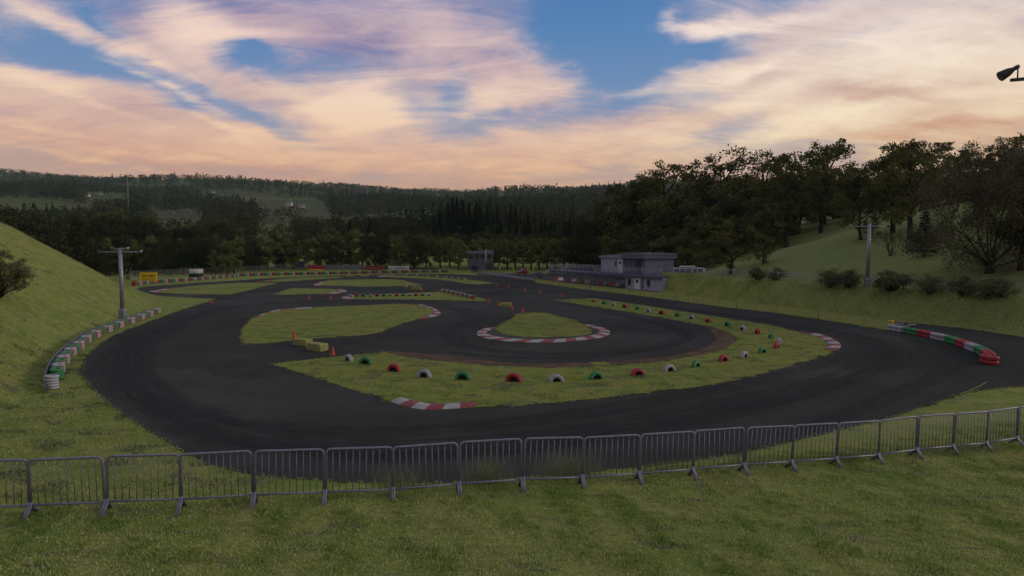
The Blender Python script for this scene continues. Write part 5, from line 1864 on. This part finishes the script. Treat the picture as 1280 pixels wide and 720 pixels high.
# bushes
for i, (px, pb, pt) in enumerate([(947, 350, 331), (970, 351, 331), (1038, 359, 332), (1062, 359.5, 334), (1116, 363, 334), (1163, 367, 339), (1206, 370, 340), (1234, 371, 341), (1252, 371, 342)]):
    tree_base('bush', px, pb, pt, 'round dark bush behind the bank fence, %s from the left' % ORD[i], 'round bushes behind the bank fence', wide=1.15 if i not in (4,) else 1.6, cat='bush')
tree_base('hillbush', -4, 371, 308, 'loose leafy bush on the left grass hill at the picture edge', cat='bush', wide=1.05)
for i, (px, py, h_) in enumerate([(92, 306, .8), (100, 312, .9), (124, 326, .8), (131, 332, .9), (160, 347, .7), (168, 352, .6)]):
    q = R(px, py + 2)
    tree('bush', q[0], q[1], h_, 'small dark shrub on the crest line of the left hill, %s from the top' % ORD[i], group='shrubs along the left hill crest', cat='bush', wide=1.2)


# ------------------------------------------------------------------ far wood (one mass)
def field_mask(x, y):
    px = 640 + 800 * x / y
    m = np.zeros(len(x), bool)
    for a, b, t, bt in [(188, 258, 265, 281), (298, 412, 246, 259), (318, 420, 260, 268), (312, 372, 279, 286), (110, 165, 244, 252), (250, 300, 240, 246), (392, 420, 277, 284)]:
        yn, yf = R((a + b) / 2, bt)[1], R((a + b) / 2, t)[1]
        m |= (px > a) & (px < b) & (y > yn) & (y < yf)
        m |= (px > a + 4) & (px < b - 4) & (y > yn - 150) & (y <= yn)
    for h_ in HS:
        q = R(h_[0], h_[1])
        m |= (np.abs(px - h_[0]) < h_[2] / 2 + 1.5) & (y > q[1] - 150) & (y < q[1] + 8)
    return m


r_ = np.random.default_rng(99)
NF = 12000
fy_ = (r_.uniform(260 ** .55, 2350 ** .55, NF)) ** (1 / .55)
fx_ = fy_ * r_.uniform(-.90, .50, NF)
ok = ~field_mask(fx_, fy_)
ok &= ~((fx_ / fy_ > .14) & (fy_ < 700)) & ((wav(fx_, fy_, 420) > np.where(fx_ / fy_ < -.2, -.28, -.5)) | (fy_ > 1250) | (fy_ < 420) | (fx_ / fy_ > -.08))
fx_, fy_ = fx_[ok], fy_[ok]
fz_ = H(fx_, fy_)
N = len(fx_)
con = (r_.random(N) < np.where(wav(fx_ + 70, fy_, 260) > .1, .45, .05)) & (fy_ < 1500)
hg = np.where(con, r_.uniform(11, 20, N), r_.uniform(9, 15, N)) * np.where(fy_ < 500, .75, 1) * np.where(fy_ > 1500, .8, 1)
wd = np.where(con, hg * .17, hg * r_.uniform(.36, .56, N) * np.where(fy_ > 1500, 1.4, 1))
VV, vv = [], []
for lo, hi, cards, sz in ((0, 500, 110, 1.5), (500, 900, 64, 2.2), (900, 5000, 30, 3.4)):
    s = (fy_ >= lo) & (fy_ < hi)
    n = int(s.sum())
    if not n:
        continue
    k = np.repeat(np.where(s)[0], cards)
    m = len(k)
    g = r_.normal(0, 1, (m, 3))
    g /= np.linalg.norm(g, axis=1)[:, None]
    u = r_.uniform(0, 1, m)
    cz_ = np.where(con[k], u ** 1.5, .55 + .43 * g[:, 2])
    rw_ = np.where(con[k], (1 - cz_) * 1.05 + .04, np.sqrt(g[:, 0] ** 2 + g[:, 1] ** 2)) * wd[k] * r_.uniform(.75, 1.05, m)
    an = r_.uniform(0, 6.28, m)
    p = np.stack([fx_[k] + np.cos(an) * rw_, fy_[k] + np.sin(an) * rw_, fz_[k] + hg[k] * (.06 + .94 * cz_)], -1)
    a = r_.normal(0, 1, (m, 3))
    a[:, 2] *= np.where(con[k], 1.6, 1)
    a /= np.linalg.norm(a, axis=1)[:, None]
    b = np.cross(a, r_.normal(0, 1, (m, 3)))
    b /= np.linalg.norm(b, axis=1)[:, None]
    ss = (sz * r_.uniform(.6, 1.2, m) * np.where(con[k], .7, 1) * hg[k] / 13)[:, None]
    VV.append(np.stack([p - a * ss * .5, p + b * ss * .35, p + a * ss * .5, p - b * ss * .35], 1).reshape(-1, 3))
    tv = np.clip(.5 + .35 * wav(fx_ * 1.3, fy_, 300) + r_.normal(0, .25, N), 0, 1)
    tv = np.where(con, tv * .35, tv)
    vv.append(np.clip(tv[k] + r_.uniform(-.15, .15, m), 0, 1))
V = np.concatenate(VV)
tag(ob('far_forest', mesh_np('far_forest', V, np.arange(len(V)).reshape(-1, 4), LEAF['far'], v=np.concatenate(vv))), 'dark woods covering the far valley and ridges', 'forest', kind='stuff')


# ------------------------------------------------------------------ grass blades
def blades(name, x, y, h, wdt, leaf, lean=.5, label=None, cat=None, r_=None, vpatch=None):
    n = len(x)
    z = H(x, y)
    a = r_.uniform(0, 6.28, n)
    la = r_.uniform(0, 6.28, n)
    hh = h * r_.uniform(.5, 1.3, n)
    ll = hh * r_.uniform(.1, lean * 1.6, n)
    bx, by = np.cos(a) * wdt / 2, np.sin(a) * wdt / 2
    lx, ly = np.cos(la), np.sin(la)
    V = np.stack([
        np.stack([x - bx, y - by, z - .01], -1), np.stack([x + bx, y + by, z - .01], -1),
        np.stack([x + bx * .7 + lx * ll * .35, y + by * .7 + ly * ll * .35, z + hh * .6], -1),
        np.stack([x - bx * .7 + lx * ll * .35, y - by * .7 + ly * ll * .35, z + hh * .6], -1),
        np.stack([x + lx * ll, y + ly * ll, z + hh * np.sqrt(np.maximum(.1, 1 - (ll / hh) ** 2 * .5))], -1)], 1).reshape(-1, 3)
    i = np.arange(n) * 5
    Fc = np.concatenate([np.stack([i, i + 1, i + 2], -1), np.stack([i, i + 2, i + 3], -1), np.stack([i + 3, i + 2, i + 4], -1)])
    v = r_.uniform(0, 1, n) ** 1.6 * .75 + (vpatch if vpatch is not None else .25)
    return tag(ob(name, mesh_np(name, V, Fc, LEAF[leaf], v=np.tile(np.clip(v, 0, 1), 3))), label, cat, kind='stuff')


r_ = np.random.default_rng(5)
n = 260000
yy = 7.5 + 12.5 * r_.uniform(0, 1, n) ** .9
xx = yy * r_.uniform(-.86, .86, n)
pn = wav(xx * 1.0, yy, 1.3) + .8 * wav(xx + 9, yy * 1.1, .43)
keep = (r_.random(n) < np.clip(.75 + .35 * pn, .15, 1)) & (yy < fenceY(np.clip(xx, -14, 18)) + 2.0)
xx, yy, pn = xx[keep], yy[keep], pn[keep]
big = wav(xx, yy, 4.2)
blades('short_grass', xx, yy, .050 + .016 * np.clip(pn, -1, 1), .015, 'blade', .9, 'short mown grass blades in the foreground', 'grass', r_, vpatch=np.clip(.20 - .26 * pn - .22 * big, -.25, .5))
# small pale stones lying in the foreground grass
n = 260
sy_ = r_.uniform(8.8, 13.5, n)
sx_ = sy_ * r_.uniform(-.82, .82, n)
sel = sy_ < fenceY(np.clip(sx_, -14, 18)) + .3
sx_, sy_ = sx_[sel], sy_[sel]
sz_ = H(sx_, sy_)
PV, PF = [], []
for x, y, z in zip(sx_, sy_, sz_):
    a = r_.uniform(.010, .026)
    o8 = len(PV)
    for d_ in ((1, 0, 0), (0, 1, 0), (-1, 0, 0), (0, -1, 0), (0, 0, .7), (0, 0, -.7)):
        q = np.array(d_) * a * r_.uniform(.7, 1.4)
        PV.append((x + q[0], y + q[1], z + .022 + q[2]))
    for i in range(4):
        PF += [[o8 + i, o8 + (i + 1) % 4, o8 + 4], [o8 + (i + 1) % 4, o8 + i, o8 + 5]]
tag(ob('pebbles', mesh_np('pebbles', PV, PF, mat('pale_stone', color=(.30, .28, .25), rough=.9, var=.3))), 'small pale stones scattered in the foreground grass', 'stones', kind='stuff')

# tussocks on the infield islands and the flat grass at left, with greyer weed patches
gxs, gys = [], []
from mathutils.geometry import intersect_point_line


def inside(poly, x, y):
    c = np.zeros(len(x), bool)
    P_ = np.array(poly)
    x1, y1 = P_[:, 0], P_[:, 1]
    x2, y2 = np.roll(x1, -1), np.roll(y1, -1)
    for a, b, c_, d_ in zip(x1, y1, x2, y2):
        k = ((b > y) != (d_ > y)) & (x < (c_ - a) * (y - b) / (d_ - b + 1e-12) + a)
        c ^= k
    return c


wx, wy = [], []
for q_, dens_ in ((0, 130), (1, 90), (2, 60), (3, 26), (4, 14)):
    P_ = np.array(island_loops[q_])
    lo, hi = P_.min(0), P_.max(0)
    n = int((hi[0] - lo[0]) * (hi[1] - lo[1]) * dens_)
    x, y = r_.uniform(lo[0], hi[0], n), r_.uniform(lo[1], hi[1], n)
    k = inside(island_loops[q_], x, y)
    gxs.append(x[k]); gys.append(y[k])
n = 60000
y = r_.uniform(12.6, 34, n)
x = np.interp(y, LF_Y, LF_X) + r_.uniform(-4, 11, n)
k = ~inside(loop_world(track_px, 2.), x, y) & (x < -4)
gxs.append(x[k]); gys.append(y[k])
for lp in island_loops[:5] + [loop_world(track_px, .35)]:
    P_ = np.array(lp)
    P_ = P_[(P_[:, 1] < 75) & (P_[:, 1] > 12)]
    if len(P_):
        e = np.repeat(P_, 26, 0)
        gxs.append(e[:, 0] + r_.normal(0, .065, len(e)))
        gys.append(e[:, 1] + r_.normal(0, .065, len(e)))
gxs, gys = np.concatenate(gxs), np.concatenate(gys)
pt = wav(gxs * 1.0, gys * 1.7, 2.6) + .6 * wav(gxs + 5, gys * 1.6, 1.1)
weed = pt > .62
k = ~weed & (r_.random(len(gxs)) < .75)
p2 = wav(gxs + 11, gys * 1.3, 1.7)
blades('infield_grass', gxs[k], gys[k], .055, .026, 'blade', 1.0, 'short grass on the infield islands', 'grass', r_, vpatch=np.clip(.22 - .35 * p2[k], 0, .55))
blades('weeds', gxs[weed], gys[weed], .085, .024, 'weed', 1.0, 'greyish weed patches on the infield islands', 'weeds', r_)
# tall tufts behind the barriers
cx, cy = [], []
for px0, px1, k in ((460, 532, 260), (574, 640, 420), (668, 752, 460), (800, 880, 260), (880, 1010, 380), (1020, 1130, 420), (1130, 1280, 520)):
    px = np.clip(r_.normal((px0 + px1) / 2, (px1 - px0) / 4.2, k), px0, px1)
    for p_ in px:
        xg = (p_ - 640) / 800 * 14.2
        Yf = fenceY(xg) + r_.uniform(.35, 1.1)
        cx.append((p_ - 640) / 800 * Yf)
        cy.append(Yf)
cx, cy = np.array(cx), np.array(cy)
pxx = 640 + 800 * cx / cy
hh = np.where((pxx > 570) & (pxx < 755), .56, np.where(pxx < 540, .44, .27))
blades('tall_grass', cx, cy, hh, .007, 'tuft', .6, 'wispy tall grass growing just behind the crowd barriers', 'grass', r_)
# long grass on the right bank and rough tufts on hill and islands
n = 52000
by_ = r_.uniform(30, 90, n)
bd = r_.uniform(.2, 6, n)
bx_ = np.interp(by_, RF_Y, RF_X) + bd / .95
sel = (r_.random(n) < np.where(bd < 4.2, 1, .4))
bx_, by_ = bx_[sel], by_[sel]
blades('bank_grass', bx_, by_, np.where((bx_ - np.interp(by_, RF_Y, RF_X)) > 2.9, .10, .22), .022, 'blade', .8, 'long rough grass on the right bank', 'grass', r_, vpatch=np.clip(.12 - .3 * wav(bx_, by_, 2.4), -.2, .5))
n = 26000
by_ = r_.uniform(16, 84, n)
bx_ = np.interp(by_, LF_Y, LF_X) - r_.uniform(.3, 22, n)
blades('hill_grass', bx_, by_, .12, .025, 'blade', 1.0, 'rough grass on the left hill', 'grass', r_, vpatch=np.clip(.2 - .25 * wav(bx_, by_, 4.0), 0, .5))


# ------------------------------------------------------------------ HAZE over the valley
def haze_vol():
    m = bpy.data.materials.new('haze_air')
    m.use_nodes = True
    t = NT(m.node_tree)
    o = t.n('ShaderNodeOutputMaterial')
    v = t.n('ShaderNodeVolumePrincipled', {'Color': (.58, .84, .84), 'Density': .00008, 'Anisotropy': 0.})
    t.t.links.new(v.outputs[0], o.inputs['Volume'])
    return m


zmin, zmax = float(GZ.min()) - 1.5, float(max(GZ.max(), (V[:, 2]).max())) + 4
hb_ = MB().box(((gx[0] + gx[-1]) / 2, (gy[0] + gy[-1]) / 2, (zmin + zmax) / 2), (gx[-1] - gx[0] + 40, gy[-1] - gy[0] + 40, zmax - zmin))
tag(ob('haze', hb_.mesh('haze', haze_vol())), kind='stuff')


# ------------------------------------------------------------------ SKY
def azel(px, py):
    d = ray(px, py)
    return math.degrees(math.atan2(d[0], d[1])), math.degrees(math.atan2(d[2], math.hypot(d[0], d[1])))


SUN_AZ, SUN_EL = 82., 15.
w = bpy.data.worlds.new('World')
S.world = w
w.use_nodes = True
t = NT(w.node_tree)
D = t.n('ShaderNodeTexCoord').outputs['Generated']
sp = t.n('ShaderNodeSeparateXYZ', {0: t.vmath('NORMALIZE', D)})
az = t.math('MULTIPLY', t.math('ARCTAN2', sp.outputs[0], sp.outputs[1]), 180 / PI)
el = t.math('MULTIPLY', t.math('ARCSINE', sp.outputs[2]), 180 / PI)
elc = t.math('MAXIMUM', el, 0.)
pl = t.math('DIVIDE', 1., t.math('ADD', t.math('MAXIMUM', sp.outputs[2], 0.), .26))
# cloud-layer coordinates: the sky projected on a level sheet, so streaks converge with distance
cl = t.n('ShaderNodeCombineXYZ', {0: t.math('MULTIPLY', sp.outputs[0], pl), 1: t.math('MULTIPLY', sp.outputs[1], pl), 2: 0.}).outputs[0]
n1 = t.noise(t.scl(cl, (1.1, 2.4, 1), rad(28)), 1.5, 9, .60, .5)
n2 = t.noise(t.scl(cl, (1.5, 4.2, 1), rad(-24)), 1.9, 10, .66, 1.0)
n3 = t.noise(t.scl(cl, (1., 1.3, 1), rad(10)), 3.2, 8, .6, .4)
wn = t.n('ShaderNodeTexNoise', {'Vector': cl, 'Scale': 2.1, 'Detail': 6., 'Roughness': .6})
wv = t.vmath('SUBTRACT', wn.outputs['Color'], (.5, .5, .5))
co = t.n('ShaderNodeCombineXYZ', {0: az, 1: el, 2: 0.}).outputs[0]
co = t.vmath('ADD', co, t.vmath('MULTIPLY', wv, (10., 6., 0.)))


cs = t.n('ShaderNodeSeparateXYZ', {0: co})
cx_, cy_ = cs.outputs[0], cs.outputs[1]


def blob(px, py, sx, sy, rot, acc):
    """soft elliptical patch of sky; centre at an azimuth/elevation, size in degrees.
    The running total rides along in z (divided away by its huge scale) so patches are evaluated one after another."""
    a, e = azel(px, py)
    v = t.n('ShaderNodeCombineXYZ', {0: cx_, 1: cy_, 2: acc}).outputs[0]
    m = t.n('ShaderNodeMapping', {'Vector': v, 'Location': (a, e, 0), 'Rotation': (0, 0, rad(rot)), 'Scale': (sx, sy, 1e9)}, vector_type='TEXTURE').outputs[0]
    L = t.n('ShaderNodeVectorMath', {0: m}, operation='LENGTH').outputs['Value']
    return t.mapr(L, 0., 1., 1., 0.)


def total(lst):
    acc = 0.
    for args, wgt in lst:
        acc = t.math('MULTIPLY_ADD', blob(*args, acc), wgt, acc)
    return acc


# rot: positive turns counter-clockwise on the sky (up to the right)
cov = total([
    ((60, 10, 11, 1.8, -24), .55), ((165, 52, 9, 1.4, -22), .6), ((215, 70, 7, 1.2, -28), .5), ((20, 45, 5, 1.6, 0), .35),
    ((240, 28, 7, 4.5, -15), .9), ((300, 12, 9, 3.2, -10), .5), ((330, 40, 8, 1.0, 8), .45),
    ((420, 20, 10, 5, 0), .55), ((300, 92, 12, 2.4, -28), .7), ((400, 130, 10, 4.2, -24), .9), ((470, 120, 9, 4.5, 20), .8),
    ((560, 50, 12, 6.5, -20), 1.0), ((640, 110, 7, 4.5, -35), .9), ((690, 110, 4, 2.6, -40), .4), ((600, 135, 9, 2.0, 12), .6),
    ((40, 115, 14, 3.0, -8), .9), ((140, 125, 13, 3.0, -16), .9), ((240, 150, 12, 2.6, -22), .7), ((120, 165, 22, 3.6, -6), .9), ((220, 98, 6, .8, -24), .5), ((255, 118, 6, .9, -24), .5),
    ((420, 190, 22, 3.2, 0), .9), ((640, 195, 16, 2.8, 0), .75), ((760, 165, 14, 3.4, 10), .9), ((850, 150, 12, 2.4, 8), .5), ((790, 200, 14, 3, 0), .6),
    ((905, 32, 9, 1.3, 4), .9), ((1010, 20, 12, 2.6, 3), .8), ((1150, 15, 14, 4, 0), .7), ((835, 30, 2.2, 1.6, 60), .6),
    ((930, 82, 10, 2.2, 14), .9), ((1060, 70, 12, 3.2, 8), 1.0), ((1200, 90, 16, 5, 0), 1.0), ((960, 120, 10, 2.4, 6), .7), ((1080, 130, 18, 3.6, 2), 1.0), ((1000, 158, 14, 1.6, 12), .7),
    ((1260, 150, 16, 5, 0), .9), ((780, 105, 6, 1.6, 10), .25),
])
hole = total([
    ((55, 68, 8.5, 2.8, -16), 1.1), ((160, 84, 9, 2.4, -20), .9), ((265, 122, 10, 1.6, -26), .42), ((318, 62, 4.2, 2.0, -12), 1.1), ((350, 75, 4, 1.6, -30), .5), ((130, 14, 4, 1.2, -24), .7),
    ((730, 40, 8.5, 6.5, -30), 1.2), ((790, 55, 7, 5.5, 0), 1.0), ((770, 100, 6, 2.6, -10), .6), ((880, 62, 6, 1.7, 14), .9), ((870, 115, 5, 1.6, 6), .6), ((945, 138, 5, 1.5, 8), .6), ((1090, 44, 6, 1.1, 4), .5),
    ((566, 130, 2.2, 4.0, -25), .5), ((520, 142, 5, 1.4, 10), .28), ((610, 162, 9, 1.7, 8), .42), ((340, 150, 7, 1.6, -24), .5), ((940, 172, 9, 1.6, 4), .5), ((690, 145, 5, 1.5, 20), .3),
])
front = t.mapr(t.math('ABSOLUTE', az), 42., 62.)
basec = t.math('ADD', .34, t.math('MULTIPLY', front, .28))
wisp = t.math('MULTIPLY', t.math('SUBTRACT', n1, .5), 1.0)
wisp = t.math('ADD', wisp, t.math('MULTIPLY', t.math('SUBTRACT', n2, .5), 1.25))
wisp = t.math('ADD', wisp, t.math('MULTIPLY', t.math('SUBTRACT', n3, .5), .85))
C0 = t.math('ADD', t.math('SUBTRACT', t.math('ADD', basec, t.math('MULTIPLY', cov, .55)), t.math('MULTIPLY', hole, .62)), t.math('MULTIPLY', wisp, .85))
cm = t.math('MULTIPLY', t.mapr(C0, -.12, .98), .97)
# brightness inside the clouds: lit edges and puffs
lit = total([((245, 28, 5.5, 3.8, -20), .8), ((440, 118, 8, 3.6, 20), .6), ((470, 135, 8, 2.4, 0), .5), ((60, 20, 9, 1.2, -24), .4), ((20, 92, 9, 1.6, -8), .4), ((905, 32, 8, 1.2, 4), .5), ((1060, 68, 10, 2.6, 8), .45), ((1160, 80, 12, 2.6, 0), .35),
             ((1000, 155, 12, 1.6, 12), .6), ((960, 115, 10, 2, 8), .4), ((600, 135, 8, 1.8, 12), .35), ((430, 185, 16, 2.4, 0), .25), ((760, 175, 12, 2.6, 0), .35), ((400, 130, 8, 2, -24), .3), ((1240, 120, 10, 3, 0), .3), ((560, 40, 9, 4, -20), .12)])
shade = total([((1110, 106, 9, 1.1, -3), .7), ((1180, 152, 11, 1.2, -2), .85), ((1000, 88, 8, 1.6, -6), .6), ((1230, 172, 12, 1.0, 0), .35), ((700, 150, 12, 1.6, 8), .3), ((330, 30, 10, 4, -10), .3), ((200, 20, 8, 3, -20), .35), ((120, 118, 12, 1.4, -14), .3), ((90, 200, 24, 1.6, -4), .4), ((440, 40, 8, 3, -5), .5), ((150, 175, 16, .8, -8), .3), ((300, 225, 40, 1.6, 0), .3)])
B = t.math('ADD', t.math('ADD', .46, t.math('MULTIPLY', lit, .75)), t.math('MULTIPLY', t.math('SUBTRACT', t.math('ADD', t.math('ADD', n2, n1), t.math('MULTIPLY', n3, .6)), 1.3), .95))
B = t.math('SUBTRACT', B, t.math('MULTIPLY', shade, .55), clamp=True)


def ramp(fac, stops):
    r = t.n('ShaderNodeValToRGB', {0: fac})
    cr = r.color_ramp
    while len(cr.elements) < len(stops):
        cr.elements.new(.5)
    for e_, (p_, c_) in zip(cr.elements, stops):
        e_.position = p_
        e_.color = (*c_, 1)
    return r.outputs[0]


def lin(*c):
    return tuple(((x / 255 + .055) / 1.055) ** 2.4 if x > 10 else x / 255 / 12.92 for x in c)


ef = t.math('DIVIDE', elc, 24.)
dim = ramp(ef, [(0, lin(212, 134, 94)), (.16, lin(208, 152, 126)), (.4, lin(196, 164, 164)), (.65, lin(156, 136, 164)), (1, lin(122, 112, 150))])
bri = ramp(ef, [(0, lin(252, 192, 134)), (.2, lin(250, 206, 166)), (.5, lin(250, 224, 202)), (.75, lin(244, 220, 210)), (1, lin(214, 198, 210))])
blue = ramp(ef, [(0, lin(224, 160, 118)), (.14, lin(212, 168, 142)), (.30, lin(180, 168, 170)), (.5, lin(134, 154, 188)), (.75, lin(112, 144, 186)), (1, lin(92, 126, 176))])
right = t.mapr(az, -4., 34.)
dim = t.mix(t.math('MULTIPLY', right, .65), dim, ramp(ef, [(0, lin(226, 164, 114)), (.3, lin(224, 178, 138)), (.7, lin(220, 194, 182)), (1, lin(200, 186, 200))]))
bri = t.mix(right, bri, ramp(ef, [(0, lin(254, 218, 164)), (.3, lin(255, 237, 204)), (.7, lin(255, 242, 230)), (1, lin(242, 230, 230))]))
cloud = t.mix(B, dim, bri)
sky = t.n('ShaderNodeTexSky', sky_type='NISHITA', sun_disc=False, sun_elevation=rad(SUN_EL), sun_rotation=rad(SUN_AZ), altitude=200., air_density=1.0, dust_density=2.0)
blue = t.mix(.08, blue, t.mix(1., sky.outputs[0], (.09, .09, .09), 'MULTIPLY'))
skyc = t.mix(cm, blue, cloud)
# crisp fibres of cirrus
ce = t.n('ShaderNodeSeparateXYZ', {0: t.vmath('ADD', t.n('ShaderNodeCombineXYZ', {0: az, 1: el, 2: 0.}).outputs[0], t.vmath('MULTIPLY', wv, (5., 2.6, 0.)))})
cx_, cy_ = ce.outputs[0], ce.outputs[1]
fib = total([((70, 22, 10, .9, -24), .8), ((150, 52, 7, .7, -22), .8), ((205, 72, 6, .8, -30), .6), ((243, 28, 4.2, 2.8, -20), .95), ((302, 42, 6, .6, 6), .8), ((25, 92, 9, .8, -10), .7), ((190, 100, 5, .5, -20), .7), ((236, 118, 5, .6, -24), .7),
    ((280, 160, 5, .5, -25), .6), ((447, 122, 6, 2.0, 30), .7), ((470, 145, 5, 1.0, 0), .5), ((885, 36, 6, .8, -4), .9), ((960, 30, 9, .9, 3), .8), ((831, 28, 1.2, 1.5, 60), .8), ((905, 92, 6, .9, 12), .85), ((965, 76, 6, .7, 20), .7), ((1060, 60, 9, 1.4, 6), .7),
    ((985, 158, 9, .8, 14), .85), ((1100, 126, 12, .9, 2), .7), ((1180, 70, 10, 1.2, 0), .5), ((800, 117, 3, .5, 4), .6), ((570, 185, 3, 1.2, 10), .5), ((330, 170, 6, .5, -10), .6), ((130, 205, 9, .5, -10), .6), ((660, 120, 6, 1.2, 10), .5), ((120, 130, 8, .5, -14), .6),
    ((60, 158, 8, .5, -6), .5), ((250, 200, 10, .5, -4), .5), ((600, 205, 10, .6, 2), .5), ((820, 180, 6, .9, 8), .5)])
fb = t.math('MULTIPLY', fib, t.mapr(t.math('ADD', n2, t.math('MULTIPLY', n3, .5)), .50, .95))
skyc = t.mix(t.math('MINIMUM', fb, .85), skyc, bri)
# overhead and behind: thin grey-blue veil
up = t.mapr(el, 24., 50.)
skyc = t.mix(up, skyc, t.mix(n1, lin(134, 146, 164), lin(202, 202, 194)))
low = t.mapr(el, -1.5, -.2)
skyc = t.mix(low, lin(60, 58, 50), skyc)
skyc = t.n('ShaderNodeHueSaturation', {'Hue': .5, 'Saturation': 1.2, 'Value': 1.0, 'Fac': 1.0, 'Color': skyc}).outputs[0]
bg = t.n('ShaderNodeBackground', {0: skyc, 1: 1.0})
o = t.n('ShaderNodeOutputWorld')
t.t.links.new(bg.outputs[0], o.inputs[0])

# ------------------------------------------------------------------ SUN, behind thin cloud low on the right
sl = bpy.data.lights.new('sun', 'SUN')
sl.energy = 1.35
sl.angle = rad(14)
sl.color = (1., .86, .68)
so = ob('sun', sl)
d = Vector((math.sin(rad(SUN_AZ)) * math.cos(rad(SUN_EL)), math.cos(rad(SUN_AZ)) * math.cos(rad(SUN_EL)), math.sin(rad(SUN_EL))))
so.rotation_euler = d.to_track_quat('Z', 'Y').to_euler()
so.location = d * 60

# ------------------------------------------------------------------ CAMERA and output
cam = bpy.data.cameras.new('camera')
cam.sensor_width = 36
cam.lens = 36 * F / 1280
cam.clip_start = .1
cam.clip_end = 20000
co_ = ob('camera', cam)
co_.location = (0, 0, CAMZ)
co_.rotation_euler = (PI / 2 - PITCH, 0, 0)
S.camera = co_
S.view_settings.view_transform = 'Standard'
S.view_settings.look = 'None'
S.view_settings.exposure = 0
S.view_settings.gamma = 1
S.cycles.max_bounces = 6
S.cycles.transparent_max_bounces = 24
S.cycles.use_denoising = True
S.cycles.use_adaptive_sampling = True
